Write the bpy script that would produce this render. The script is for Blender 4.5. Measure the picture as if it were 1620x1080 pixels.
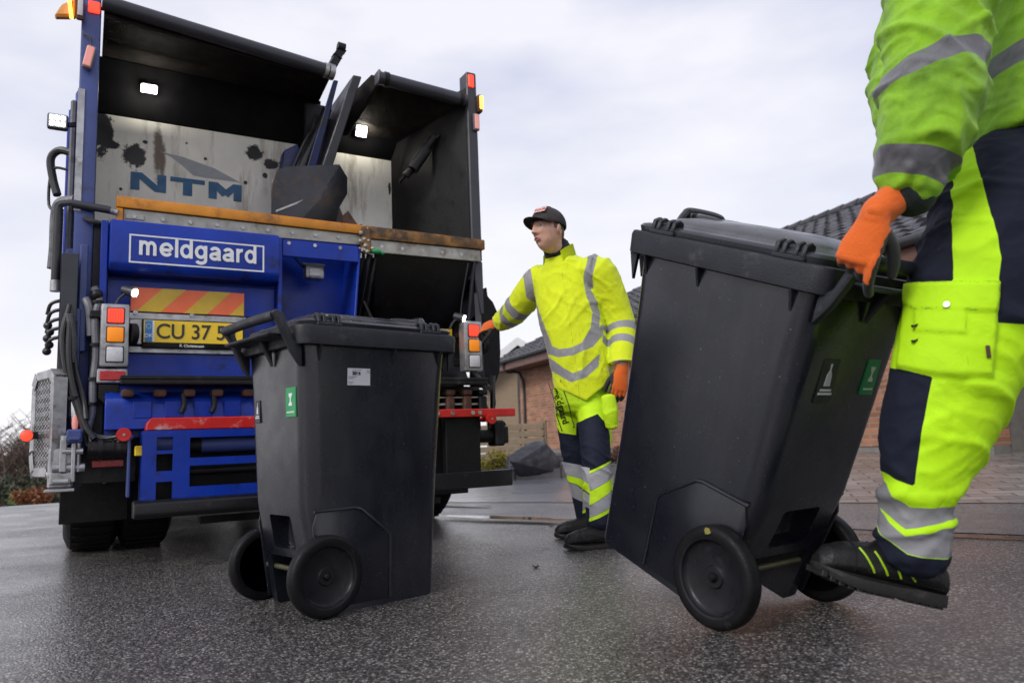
import bpy, bmesh, math, random
import numpy as np
from mathutils import Vector as Vec, Matrix, Euler, noise as mnoise
random.seed(7); np.random.seed(7)
SC = bpy.context.scene
for _o in list(bpy.data.objects): bpy.data.objects.remove(_o)
COL = SC.collection
R = math.radians

# ------------------------------------------------------------------ camera
FPX, PITCH, ROLL, CAMH = 1180.0, .13, .04, .574
_f = Vec((0, math.cos(PITCH), math.sin(PITCH))); _u0 = Vec((0, -math.sin(PITCH), math.cos(PITCH))); _r0 = Vec((1, 0, 0))
_r = _r0*math.cos(ROLL) - _u0*math.sin(ROLL); _u = _u0*math.cos(ROLL) + _r0*math.sin(ROLL)
cam_d = bpy.data.cameras.new('camera'); cam = bpy.data.objects.new('camera', cam_d); COL.objects.link(cam)
m = Matrix.Identity(4)
for i, a in enumerate((_r, _u, -_f)):
    for j in range(3): m[j][i] = a[j]
m.translation = Vec((0, 0, CAMH)); cam.matrix_world = m
cam_d.sensor_width = 36; cam_d.lens = FPX/1620*36; cam_d.clip_start = .05; cam_d.clip_end = 3000
cam_d.dof.use_dof = True; cam_d.dof.focus_distance = 3.1; cam_d.dof.aperture_fstop = 3.2
SC.camera = cam

# ------------------------------------------------------------------ sky, sun, exposure
SUN_EL, SUN_AZ = R(36), R(219)          # behind the camera, a little to the left
w = bpy.data.worlds.new('World'); SC.world = w; w.use_nodes = True
nt = w.node_tree; nt.nodes.clear()
out = nt.nodes.new('ShaderNodeOutputWorld'); bg = nt.nodes.new('ShaderNodeBackground'); bg.inputs['Strength'].default_value = .086
sky = nt.nodes.new('ShaderNodeTexSky'); sky.sky_type = 'NISHITA'; sky.sun_disc = False
sky.sun_elevation = SUN_EL; sky.sun_rotation = SUN_AZ; sky.air_density = 1; sky.dust_density = 2
tc = nt.nodes.new('ShaderNodeTexCoord'); mp = nt.nodes.new('ShaderNodeMapping'); mp.inputs['Scale'].default_value = (1, 1, 2.6)
nz = nt.nodes.new('ShaderNodeTexNoise'); nz.inputs['Scale'].default_value = 2.1; nz.inputs['Detail'].default_value = 5; nz.inputs['Roughness'].default_value = .5
rp = nt.nodes.new('ShaderNodeValToRGB')
rp.color_ramp.elements[0].position = .38; rp.color_ramp.elements[0].color = (6.1, 6.5, 8.5, 1)
rp.color_ramp.elements[1].position = .60; rp.color_ramp.elements[1].color = (9.6, 9.6, 10.4, 1)
# whiter towards the horizon, bluish grey overhead: the overcast cloud sheet itself
sx = nt.nodes.new('ShaderNodeSeparateXYZ'); hr = nt.nodes.new('ShaderNodeMapRange')
hr.inputs['From Min'].default_value = .0; hr.inputs['From Max'].default_value = .50; hr.inputs['To Min'].default_value = .9; hr.inputs['To Max'].default_value = .05
mh = nt.nodes.new('ShaderNodeMix'); mh.data_type = 'RGBA'; mh.inputs['B'].default_value = (11.2, 11.1, 11.3, 1)
mx = nt.nodes.new('ShaderNodeMix'); mx.data_type = 'RGBA'; mx.inputs['Factor'].default_value = .93
L = nt.links.new
L(tc.outputs['Generated'], mp.inputs['Vector']); L(mp.outputs[0], nz.inputs['Vector']); L(nz.outputs['Fac'], rp.inputs['Fac'])
L(tc.outputs['Generated'], sx.inputs[0]); L(sx.outputs['Z'], hr.inputs['Value'])
L(hr.outputs[0], mh.inputs['Factor']); L(rp.outputs[0], mh.inputs['A'])
L(sky.outputs[0], mx.inputs['A']); L(mh.outputs['Result'], mx.inputs['B']); L(mx.outputs['Result'], bg.inputs['Color']); L(bg.outputs[0], out.inputs['Surface'])
sun_d = bpy.data.lights.new('sun', 'SUN'); sun_d.energy = 1.5; sun_d.angle = R(18); sun_d.color = (1, .96, .9)
sun = bpy.data.objects.new('sun', sun_d); COL.objects.link(sun)
_sd = Vec((math.sin(SUN_AZ)*math.cos(SUN_EL), math.cos(SUN_AZ)*math.cos(SUN_EL), math.sin(SUN_EL)))
sun.rotation_euler = _sd.to_track_quat('Z', 'Y').to_euler(); sun.location = (0, 0, 30)
SC.view_settings.view_transform = 'Standard'; SC.view_settings.look = 'None'; SC.view_settings.gamma = 1
SC.view_settings.exposure = 0.22
SC.cycles.max_bounces = 6; SC.cycles.caustics_reflective = False; SC.cycles.caustics_refractive = False; SC.cycles.sample_clamp_indirect = 4

# ------------------------------------------------------------------ helpers
def at(x, y, Y):
    """point seen at photo pixel x, y at the distance Y in front of the camera"""
    k = _f + _r*((x-810)/FPX) - _u*((y-540)/FPX)
    return Vec((0, 0, CAMH)) + k*(Y/k.y)
def gnd(x, y, z=0):
    k = _f + _r*((x-810)/FPX) - _u*((y-540)/FPX)
    return Vec((0, 0, CAMH)) + k*((z-CAMH)/k.z)

def tag(o, label=None, cat=None, group=None, kind=None):
    if label: o['label'] = label
    if cat: o['category'] = cat
    if group: o['group'] = group
    if kind: o['kind'] = kind
    return o
def empty(name, loc=(0, 0, 0), rz=0, parent=None):
    o = bpy.data.objects.new(name, None); COL.objects.link(o); o.empty_display_size = .2
    o.location = loc; o.rotation_euler = (0, 0, rz); o.parent = parent
    return o

def _merge(dst, src):
    vm = [dst.verts.new(v.co) for v in src.verts]; src.verts.index_update()
    for f in src.faces:
        try: dst.faces.new([vm[v.index] for v in f.verts])
        except ValueError: pass
    src.free()

class MB:
    def __init__(s): s.bm = bmesh.new()
    def _fin(s, b, bev, seg):
        if bev > 0:
            ed = [e for e in b.edges if len(e.link_faces) == 2 and e.calc_face_angle(0) > .5]
            bmesh.ops.bevel(b, geom=ed, offset=bev, offset_type='OFFSET', segments=seg, profile=.5, affect='EDGES', clamp_overlap=True)
        _merge(s.bm, b); return s
    def box(s, c, size, rot=None, bev=.004, seg=1):
        b = bmesh.new(); bmesh.ops.create_cube(b, size=1)
        mm = (rot.to_matrix() if isinstance(rot, Euler) else rot) if rot is not None else Matrix.Identity(3)
        for v in b.verts: v.co = Vec(c) + mm @ Vec((v.co.x*size[0], v.co.y*size[1], v.co.z*size[2]))
        return s._fin(b, bev, seg)
    def bb(s, x0, x1, y0, y1, z0, z1, bev=.004, seg=1):
        return s.box(((x0+x1)/2, (y0+y1)/2, (z0+z1)/2), (abs(x1-x0), abs(y1-y0), abs(z1-z0)), None, bev, seg)
    def bar(s, p0, p1, wd, th, up=(0, 0, 1), bev=.003):
        p0, p1 = Vec(p0), Vec(p1); d = (p1-p0); ln = d.length; d.normalize()
        sd = d.cross(Vec(up)); sd = sd.normalized() if sd.length > 1e-5 else Vec((1, 0, 0)); n = sd.cross(d)
        mm = Matrix((d, sd, n)).transposed()
        return s.box((p0+p1)/2, (ln, wd, th), mm, bev)
    def prism(s, pts, ext, bev=0, seg=1):
        b = bmesh.new(); ext = Vec(ext)
        lo = [b.verts.new(Vec(p)) for p in pts]; hi = [b.verts.new(Vec(p)+ext) for p in pts]; n = len(pts)
        b.faces.new(lo[::-1]); b.faces.new(hi)
        for i in range(n): b.faces.new((lo[i], lo[(i+1) % n], hi[(i+1) % n], hi[i]))
        bmesh.ops.recalc_face_normals(b, faces=b.faces[:])
        return s._fin(b, bev, seg)
    def rings(s, rings, caps=True, closed=False):
        b = s.bm; rv = [[b.verts.new(Vec(p)) for p in rg] for rg in rings]; n = len(rv[0])
        for a, c in list(zip(rv, rv[1:])) + ([(rv[-1], rv[0])] if closed else []):
            for i in range(n): b.faces.new((a[i], a[(i+1) % n], c[(i+1) % n], c[i]))
        if caps and not closed: b.faces.new(rv[0][::-1]); b.faces.new(rv[-1])
        return s
    def cyl(s, p0, p1, r0, r1=None, n=16, caps=True):
        p0, p1 = Vec(p0), Vec(p1); r1 = r0 if r1 is None else r1
        q = (p1-p0).to_track_quat('Z', 'Y'); a, c = q @ Vec((1, 0, 0)), q @ Vec((0, 1, 0))
        f = lambda p, r: [p + a*r*math.cos(2*math.pi*i/n) + c*r*math.sin(2*math.pi*i/n) for i in range(n)]
        return s.rings([f(p0, r0), f(p1, r1)], caps)
    def tube(s, pts, r, n=8, sub=5, caps=True):
        P = spline(pts, sub) if sub > 1 else [Vec(p) for p in pts]
        rs = r if callable(r) else (lambda t: r)
        rg = []; prev = None
        for i, p in enumerate(P):
            t = (P[min(i+1, len(P)-1)] - P[max(i-1, 0)]).normalized()
            if prev is None: a = t.orthogonal().normalized()
            else: a = (prev - t*prev.dot(t)).normalized()
            prev = a; c = t.cross(a); rr = rs(i/max(1, len(P)-1))
            rg.append([p + a*rr*math.cos(2*math.pi*k/n) + c*rr*math.sin(2*math.pi*k/n) for k in range(n)])
        return s.rings(rg, caps)
    def lathe(s, prof, c, axis, n=32):
        """closed ring profile [(r, h)] turned about axis through c"""
        c = Vec(c); q = Vec(axis).to_track_quat('Z', 'Y'); a, b, z = q @ Vec((1, 0, 0)), q @ Vec((0, 1, 0)), q @ Vec((0, 0, 1))
        rg = [[c + z*h + (a*math.cos(2*math.pi*i/n) + b*math.sin(2*math.pi*i/n))*max(r, 1e-4) for i in range(n)] for r, h in prof]
        return s.rings(rg, True)
    def ball(s, c, r, n=16, sc=(1, 1, 1), rot=None):
        b = bmesh.new(); bmesh.ops.create_uvsphere(b, u_segments=n, v_segments=max(6, n*2//3), radius=1)
        for v in b.verts:
            p = Vec((v.co.x*r*sc[0], v.co.y*r*sc[1], v.co.z*r*sc[2])); v.co = Vec(c) + (rot @ p if rot is not None else p)
        _merge(s.bm, b); return s
    def mesh(s, me, mat=None):
        b = bmesh.new(); b.from_mesh(me)
        if mat is not None: bmesh.ops.transform(b, matrix=mat, verts=b.verts[:])
        _merge(s.bm, b); return s
    def tome(s, name, recalc=True):
        if recalc: bmesh.ops.recalc_face_normals(s.bm, faces=s.bm.faces[:])
        me = bpy.data.meshes.new(name); s.bm.to_mesh(me); s.bm.free(); return me
    def build(s, name, mat, parent=None, smooth=35, recalc=True):
        me = s.tome(name, recalc)
        if name in SPLIT: return [link(name, k, mat, parent, smooth) for k in islands(me)][0]
        return link(name, me, mat, parent, smooth)
SPLIT = {'inner_wall', 'mud_flap', 'soot_blotch', 'rust_streak', 'hook', 'reflector_strip', 'bolt', 'cable', 'hose', 'conduit', 'stripe', 'hose_clamp', 'green_scrap', 'hose_fitting', 'dried_dirt', 'comb_rib', 'hub_slot', 'gas_strut', 'body_rib', 'leg_plate', 'divider_plate', 'screw'}
def islands(me):
    b = bmesh.new(); b.from_mesh(me); b.verts.ensure_lookup_table(); seen = set(); out_ = []
    for v in b.verts:
        if v.index in seen: continue
        st = [v]; comp = []; seen.add(v.index)
        while st:
            q = st.pop(); comp.append(q)
            for e in q.link_edges:
                o = e.other_vert(q)
                if o.index not in seen: seen.add(o.index); st.append(o)
        ix = {q.index: i for i, q in enumerate(comp)}; fs = {f for q in comp for f in q.link_faces}
        m2 = bpy.data.meshes.new(me.name); m2.from_pydata([q.co[:] for q in comp], [], [[ix[q.index] for q in f.verts] for f in fs]); out_.append(m2)
    b.free(); return out_
def link(name, me, mat, parent=None, smooth=35):
    if smooth:
        me.shade_smooth()
        if smooth < 180: me.set_sharp_from_angle(angle=R(smooth))
    for mt in (mat if isinstance(mat, (list, tuple)) else [mat]): me.materials.append(mt)
    o = bpy.data.objects.new(name, me); COL.objects.link(o); o.parent = parent
    return o
def spline(pts, sub=6):
    P = [Vec(p) for p in pts]
    if len(P) < 3: return [P[0].lerp(P[-1], i/sub) for i in range(sub+1)]
    P = [P[0]*2-P[1]] + P + [P[-1]*2-P[-2]]; o = []
    for i in range(1, len(P)-2):
        a, b, c, d = P[i-1:i+3]
        for k in range(sub):
            t = k/sub
            o.append(.5*((2*b) + (c-a)*t + (2*a-5*b+4*c-d)*t*t + (3*b-a-3*c+d)*t**3))
    o.append(P[-2]); return o
def copy_tree(o, parent=None):
    c = o.copy(); COL.objects.link(c); c.parent = parent
    for ch in list(o.children): copy_tree(ch, c)
    return c
def evalmesh(o):
    dg = bpy.context.evaluated_depsgraph_get(); dg.update()
    return bpy.data.meshes.new_from_object(o.evaluated_get(dg))
def text_me(txt, size, ext=.001, bold=0, align='CENTER', shear=0, space=1):
    c = bpy.data.curves.new('text', 'FONT'); c.body = txt; c.size = size; c.extrude = ext; c.offset = bold
    c.align_x = align; c.align_y = 'CENTER'; c.shear = shear; c.space_character = space
    o = bpy.data.objects.new('text', c); COL.objects.link(o)
    me = evalmesh(o); bpy.data.objects.remove(o); bpy.data.curves.remove(c); return me
def frame(o, x, y):
    """matrix with text x, y directions at origin o"""
    x, y = Vec(x).normalized(), Vec(y).normalized(); z = x.cross(y)
    mm = Matrix.Identity(4)
    for i, a in enumerate((x, y, z)):
        for j in range(3): mm[j][i] = a[j]
    mm.translation = Vec(o); return mm

# ------------------------------------------------------------------ materials
def nodes(name):
    mt = bpy.data.materials.new(name); mt.use_nodes = True; t = mt.node_tree
    return mt, t, t.nodes['Principled BSDF'], t.links.new
def N(t, ty, **kw):
    n = t.nodes.new(ty)
    for k, v in kw.items():
        if hasattr(n, k) and not k[0].isupper(): setattr(n, k, v)
        else: n.inputs[k.replace('_', ' ')].default_value = v
    return n
def ramp(t, a, b, ca=(0, 0, 0, 1), cb=(1, 1, 1, 1)):
    n = t.nodes.new('ShaderNodeValToRGB'); e = n.color_ramp.elements
    e[0].position, e[1].position, e[0].color, e[1].color = a, b, ca, cb; return n
def c4(c): return (c[0], c[1], c[2], 1)
def pm(name, base, rough=.5, metal=0, var=.25, vs=6, bump=.0, bs=60, dirt=None, damt=.5, ds=9, drops=False, spec=.5, coat=0, streak=False, rv=.12, specks=0):
    mt, t, bs_, L = nodes(name)
    co = N(t, 'ShaderNodeTexCoord')
    src = co.outputs['Object']
    n1 = N(t, 'ShaderNodeTexNoise', Scale=vs, Detail=6.0, Roughness=.6); L(src, n1.inputs['Vector'])
    r1 = ramp(t, .3, .7, c4([c*(1-var) for c in base]), c4([min(1, c*(1+var)) for c in base])); L(n1.outputs['Fac'], r1.inputs['Fac'])
    cur = r1.outputs[0]
    if dirt is not None:
        n2 = N(t, 'ShaderNodeTexNoise', Scale=ds, Detail=9.0, Roughness=.7)
        if streak:
            mpn = N(t, 'ShaderNodeMapping'); mpn.inputs['Scale'].default_value = (1, 1, .16); L(src, mpn.inputs['Vector']); L(mpn.outputs[0], n2.inputs['Vector'])
        else: L(src, n2.inputs['Vector'])
        r2 = ramp(t, 1-damt-.06, 1-damt+.1); L(n2.outputs['Fac'], r2.inputs['Fac'])
        mxn = N(t, 'ShaderNodeMix', data_type='RGBA'); mxn.inputs['B'].default_value = c4(dirt)
        L(r2.outputs[0], mxn.inputs['Factor']); L(cur, mxn.inputs['A']); cur = mxn.outputs['Result']
    if specks:
        for sc_, th_ in ((38.0, .075), (95.0, .10)):
            vs_ = N(t, 'ShaderNodeTexVoronoi', Scale=sc_); L(src, vs_.inputs['Vector'])
            sc2 = N(t, 'ShaderNodeSeparateColor'); L(vs_.outputs['Color'], sc2.inputs[0])
            m0 = N(t, 'ShaderNodeMath', operation='MULTIPLY'); m0.inputs[1].default_value = th_; L(sc2.outputs[0], m0.inputs[0])
            lt = N(t, 'ShaderNodeMath', operation='LESS_THAN'); L(vs_.outputs['Distance'], lt.inputs[0]); L(m0.outputs[0], lt.inputs[1])
            fm = N(t, 'ShaderNodeMath', operation='MULTIPLY'); fm.inputs[1].default_value = specks; L(lt.outputs[0], fm.inputs[0])
            mxs = N(t, 'ShaderNodeMix', data_type='RGBA'); mxs.inputs['B'].default_value = (.32, .32, .34, 1); L(fm.outputs[0], mxs.inputs['Factor']); L(cur, mxs.inputs['A']); cur = mxs.outputs['Result']
    L(cur, bs_.inputs['Base Color'])
    n3 = N(t, 'ShaderNodeTexNoise', Scale=vs*2.3, Detail=5.0); L(src, n3.inputs['Vector'])
    mr = N(t, 'ShaderNodeMapRange'); mr.inputs['From Min'].default_value = .3; mr.inputs['From Max'].default_value = .7
    mr.inputs['To Min'].default_value = max(.02, rough-rv); mr.inputs['To Max'].default_value = min(1, rough+rv)
    L(n3.outputs['Fac'], mr.inputs['Value']); L(mr.outputs[0], bs_.inputs['Roughness'])
    bs_.inputs['Metallic'].default_value = metal; bs_.inputs['Specular IOR Level'].default_value = spec; bs_.inputs['Coat Weight'].default_value = coat; bs_.inputs['Coat Roughness'].default_value = .22
    nrm = None
    if bump:
        n4 = N(t, 'ShaderNodeTexNoise', Scale=bs, Detail=4.0); L(src, n4.inputs['Vector'])
        b = N(t, 'ShaderNodeBump', Strength=bump, Distance=.004); L(n4.outputs['Fac'], b.inputs['Height']); nrm = b
    if drops:
        vo = N(t, 'ShaderNodeTexVoronoi', Scale=130.0, Randomness=1.0); L(src, vo.inputs['Vector'])
        wn = N(t, 'ShaderNodeTexNoise', Scale=11.0, Detail=3.0); L(src, wn.inputs['Vector'])
        th = N(t, 'ShaderNodeMapRange'); th.inputs['From Min'].default_value = .45; th.inputs['From Max'].default_value = .8; th.inputs['To Min'].default_value = .1; th.inputs['To Max'].default_value = .42
        L(wn.outputs['Fac'], th.inputs['Value'])
        sb = N(t, 'ShaderNodeMath', operation='SUBTRACT'); L(th.outputs[0], sb.inputs[0]); L(vo.outputs['Distance'], sb.inputs[1])
        mxm = N(t, 'ShaderNodeMath', operation='MAXIMUM'); L(sb.outputs[0], mxm.inputs[0]); mxm.inputs[1].default_value = 0
        b2 = N(t, 'ShaderNodeBump', Strength=.6, Distance=.004); L(mxm.outputs[0], b2.inputs['Height'])
        if nrm: L(nrm.outputs[0], b2.inputs['Normal'])
        nrm = b2
    if nrm: L(nrm.outputs[0], bs_.inputs['Normal'])
    return mt
def glow(name, col, st, base=(.8, .8, .8)):
    mt, t, b, L = nodes(name)
    b.inputs['Base Color'].default_value = c4(base); b.inputs['Emission Color'].default_value = c4(col); b.inputs['Emission Strength'].default_value = st
    n = N(t, 'ShaderNodeTexNoise', Scale=40.0); L(n.outputs['Fac'], b.inputs['Roughness']); return mt

M = {}
M['blue'] = pm('blue_paint', (.005, .034, .34), .34, var=.25, vs=3, dirt=(.010, .014, .05), damt=.40, ds=8, drops=True, spec=.35, specks=.35, bump=.12, bs=30)
M['link_blue'] = pm('dark_blue_link', (.004, .014, .11), .4, var=.3, vs=5, dirt=(.01, .01, .012), damt=.5, ds=9)
M['blue_post'] = pm('dull_blue_paint', (.05, .075, .24), .45, var=.2, vs=4, dirt=(.03, .03, .05), damt=.36, ds=7, drops=True)
M['black'] = pm('black_paint', (.006, .006, .008), .42, spec=.32, var=.4, vs=5, dirt=(.035, .03, .026), damt=.34, ds=14, drops=True, bump=.15, specks=.5)
M['dark'] = pm('dark_steel', (.007, .007, .0085), .48, var=.5, vs=6, dirt=(.055, .045, .036), damt=.35, ds=11, bump=.25, streak=True, specks=.5, spec=.3)
M['hood'] = pm('sooty_hood_plate', (.009, .008, .0075), .75, var=.5, vs=4, dirt=(.026, .021, .018), damt=.45, ds=5, bump=.3, spec=.2)
M['grey'] = pm('dark_grey_paint', (.032, .033, .044), .42, var=.2, vs=5, dirt=(.02, .02, .02), damt=.35, ds=12, drops=True)
M['steel'] = pm('galvanised_steel', (.42, .42, .43), .42, .7, var=.25, vs=14, dirt=(.16, .13, .10), damt=.4, ds=13, bump=.15)
M['strip'] = pm('worn_steel_strip', (.34, .33, .30), .5, .5, var=.25, vs=9, dirt=(.14, .105, .06), damt=.4, ds=7, bump=.2)
M['orange'] = pm('orange_rail_paint', (.62, .23, .012), .45, var=.2, vs=5, dirt=(.20, .075, .02), damt=.4, ds=6, bump=.2)
M['rusty'] = pm('rusty_rail', (.26, .12, .025), .62, var=.5, vs=9, dirt=(.06, .035, .02), damt=.5, ds=8, bump=.5)
M['rust'] = pm('rust', (.09, .04, .025), .75, var=.5, vs=9, dirt=(.03, .025, .025), damt=.45, ds=8, bump=.5)
M['white_plate'] = pm('stained_white_plate', (.80, .77, .69), .55, var=.12, vs=3, dirt=(.34, .29, .22), damt=.42, ds=7, bump=.1, streak=True)
M['scoop'] = pm('worn_scoop_steel', (.030, .031, .037), .42, .2, var=.5, vs=4, dirt=(.075, .045, .03), damt=.42, ds=5, bump=.3)
M['soot'] = pm('soot', (.005, .005, .006), .8, var=.3, spec=.12)
M['rubber'] = pm('rubber', (.007, .007, .008), .6, spec=.25, var=.3, vs=20, bump=.3, dirt=(.05, .048, .045), damt=.33)
M['hose'] = pm('hose', (.02, .02, .022), .4, var=.3, vs=20)
M['pipe'] = pm('grey_conduit', (.16, .16, .18), .5, var=.25, vs=15, dirt=(.04, .04, .04), damt=.4)
M['red'] = pm('red_paint', (.55, .012, .01), .4, var=.2, vs=9, dirt=(.02, .02, .02), damt=.30, ds=9)
M['chip_red'] = pm('chipped_red_paint', (.58, .014, .01), .4, var=.2, vs=9, dirt=(.5, .48, .45), damt=.385, ds=9)
M['chev_o'] = pm('reflective_orange', (.95, .16, .045), .3, var=.06, vs=9, dirt=(.6, .13, .04), damt=.28)
M['chev_y'] = pm('reflective_yellow', (.68, .44, .02), .3, var=.08, vs=9)
M['plate_y'] = pm('plate_yellow', (.92, .62, .02), .35, var=.04, vs=9, dirt=(.7, .48, .05), damt=.26)
M['plate_b'] = pm('plate_blue', (.02, .20, .55), .4, var=.06)
M['letter'] = pm('black_letter', (.03, .028, .02), .5, var=.1)
M['white'] = pm('white_letter', (.78, .79, .80), .5, var=.06, vs=9)
M['teal'] = pm('teal_letter', (.015, .10, .22), .5, var=.2, vs=9, dirt=(.10, .12, .13), damt=.33)
M['swoosh'] = pm('grey_swoosh', (.30, .31, .32), .5, var=.12, vs=9)
M['l_red'] = glow('red_lamp_lens', (1, .07, .03), .5, (.75, .05, .03))
M['l_redon'] = glow('lit_red_led', (1, .045, .02), 1.7, (.7, .03, .02))
M['l_amber'] = glow('amber_lamp_lens', (1, .28, .01), .28, (.85, .26, .01))
M['l_amberon'] = glow('lit_amber_lamp', (1, .45, .06), 3.5, (.9, .4, .05))
M['l_white'] = pm('clear_lamp_lens', (.66, .65, .68), .2, var=.1, vs=60, bump=.4, bs=200)
M['l_on'] = glow('lit_work_lamp', (1, .97, .86), 14)
M['l_pink'] = glow('pink_marker_lens', (1, .25, .2), .25, (.7, .35, .32))
M['reflector'] = pm('red_reflector', (.45, .008, .012), .25, var=.3, vs=40)
M['bin'] = pm('bin_plastic', (.008, .0095, .015), .30, var=.2, vs=5, bump=.22, bs=300, drops=True, dirt=(.022, .023, .030), damt=.42, ds=2.2, streak=True, rv=.14, coat=.6, specks=.4, spec=.3)  # dirt layer: grime streaks, plus paler patches painted in for the wet sheen
M['bin_rim'] = pm('bin_rim_plastic', (.020, .022, .028), .45, var=.25, vs=9, bump=.35, bs=240, drops=True, spec=.35, dirt=(.075, .076, .08), damt=.38, ds=12)
M['lid'] = pm('bin_lid_plastic', (.025, .027, .033), .27, var=.2, vs=5, bump=.08, bs=260, drops=True)
M['tyre'] = pm('bin_tyre_rubber', (.006, .006, .007), .5, var=.3, vs=25, bump=.3, bs=120, spec=.22, dirt=(.05, .047, .043), damt=.33)
M['hub'] = pm('bin_wheel_plastic', (.010, .010, .013), .38, spec=.3, var=.3, vs=20, dirt=(.05, .04, .04), damt=.36, drops=True)
M['axle'] = pm('axle_steel', (.12, .115, .07), .45, .5, var=.3, vs=20)
M['label'] = pm('paper_label', (.62, .62, .66), .5, var=.06)
M['ink'] = pm('grey_ink', (.16, .16, .19), .6, var=.1)
M['green'] = pm('green_sticker', (.02, .30, .10), .4, var=.1)
M['black_st'] = pm('black_sticker', (.008, .008, .01), .4, var=.1)
M['chrome'] = pm('chrome', (.6, .6, .62), .2, 1, var=.1)
M['glass'] = pm('window_glass', (.03, .035, .04), .06, var=.2)
# ================================================================== the setting
def asphalt(name, base, chips, wet, chip=125.0, bump=.55, pale=.28, tint=(1, 1, 1), coat=(1.0, .5, .2, .12)):
    mt, t, b, L = nodes(name)
    co = N(t, 'ShaderNodeTexCoord'); src = co.outputs['Object']
    vo = N(t, 'ShaderNodeTexVoronoi', Scale=chip); L(src, vo.inputs['Vector'])
    sp = N(t, 'ShaderNodeSeparateColor'); L(vo.outputs['Color'], sp.inputs[0])
    cr = t.nodes.new('ShaderNodeValToRGB'); e = cr.color_ramp.elements
    e[0].position = 0; e[0].color = c4([c*.4 for c in base]); e[1].position = 1; e[1].color = (pale*1.0*tint[0], pale*.93*tint[1], pale*.86*tint[2], 1)
    for pos, k in ((.3, base), (.55, chips), (.82, [c*2.0 for c in chips])):
        q = e.new(pos); q.color = c4(k)
    L(sp.outputs[0], cr.inputs['Fac'])
    # dark binder between the stones
    dr = ramp(t, .3, .7, (1, 1, 1, 1), (.3, .3, .3, 1)); L(vo.outputs['Distance'], dr.inputs['Fac'])
    mu = N(t, 'ShaderNodeMix', data_type='RGBA', blend_type='MULTIPLY', Factor=1.0); L(cr.outputs[0], mu.inputs['A']); L(dr.outputs[0], mu.inputs['B'])
    big = N(t, 'ShaderNodeTexNoise', Scale=.9, Detail=7.0, Roughness=.6); L(src, big.inputs['Vector'])
    br = ramp(t, .32, .68, (.72, .72, .72, 1), (1.2, 1.2, 1.2, 1)); L(big.outputs['Fac'], br.inputs['Fac'])
    m2 = N(t, 'ShaderNodeMix', data_type='RGBA', blend_type='MULTIPLY', Factor=1.0); L(mu.outputs['Result'], m2.inputs['A']); L(br.outputs[0], m2.inputs['B'])
    L(m2.outputs['Result'], b.inputs['Base Color'])
    wn = N(t, 'ShaderNodeTexNoise', Scale=1.6, Detail=6.0, Roughness=.65); L(src, wn.inputs['Vector'])
    wr = N(t, 'ShaderNodeMapRange'); wr.inputs['From Min'].default_value = .36; wr.inputs['From Max'].default_value = .64
    wr.inputs['To Min'].default_value = wet[0]; wr.inputs['To Max'].default_value = wet[1]; L(wn.outputs['Fac'], wr.inputs['Value']); L(wr.outputs[0], b.inputs['Roughness'])
    inv = N(t, 'ShaderNodeMath', operation='SUBTRACT'); inv.inputs[0].default_value = 1; L(vo.outputs['Distance'], inv.inputs[1])
    fn = N(t, 'ShaderNodeTexNoise', Scale=chip*3, Detail=3.0); L(src, fn.inputs['Vector'])
    ad = N(t, 'ShaderNodeMath', operation='MULTIPLY_ADD'); L(fn.outputs['Fac'], ad.inputs[0]); ad.inputs[1].default_value = .5; L(inv.outputs[0], ad.inputs[2])
    bp = N(t, 'ShaderNodeBump', Strength=bump, Distance=.006); L(ad.outputs[0], bp.inputs['Height']); L(bp.outputs[0], b.inputs['Normal'])
    cw = N(t, 'ShaderNodeMapRange'); cw.inputs['From Min'].default_value = .36; cw.inputs['From Max'].default_value = .66; cw.inputs['To Min'].default_value = coat[0]; cw.inputs['To Max'].default_value = coat[1]; L(wn.outputs['Fac'], cw.inputs['Value']); L(cw.outputs[0], b.inputs['Coat Weight'])
    b.inputs['Coat Roughness'].default_value = coat[2]
    cb_ = N(t, 'ShaderNodeBump', Strength=coat[3], Distance=.004); L(ad.outputs[0], cb_.inputs['Height']); L(cb_.outputs[0], b.inputs['Coat Normal'])
    return mt
M['road'] = asphalt('wet_coarse_asphalt', (.070, .066, .066), (.135, .124, .116), (.32, .5), 138, .9, .62, coat=(1.0, .5, .2, .36))
M['path'] = asphalt('wet_fine_asphalt', (.13, .13, .136), (.20, .195, .195), (.3, .5), 170, .5, .4, coat=(.6, .3, .26, .3))
M['paver'] = None

def gz(x, y):
    """lie of the land: level by the camera, falling away far to the left, rising a little up the drive"""
    q = -x*.55 + y*.835                                  # distance towards the far left
    s = min(1, max(0, (-x-1.5)/6)); s = s*s*(3-2*s)
    z = -max(0, q-11.3)*.058*s
    return z
def sheet(name, fn, xs, ys, mat):
    b = bmesh.new(); g = [[b.verts.new((x, y, fn(x, y))) for x in xs] for y in ys]
    for j in range(len(ys)-1):
        for i in range(len(xs)-1): b.faces.new((g[j][i], g[j][i+1], g[j+1][i+1], g[j+1][i]))
    me = bpy.data.meshes.new(name); b.to_mesh(me); b.free()
    return link(name, me, mat, None, 180)
_ax = [-300, -200, -120, -80, -50]+[x for x in range(-36, 37, 1)]+[50, 80, 120, 200, 300]
_ay = [-60, -30, -15]+[y for y in range(-8, 40, 1)]+[48, 60, 80, 120, 200, 300, 600]
tag(sheet('road', gz, _ax, _ay, M['road']), kind='structure')

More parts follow.
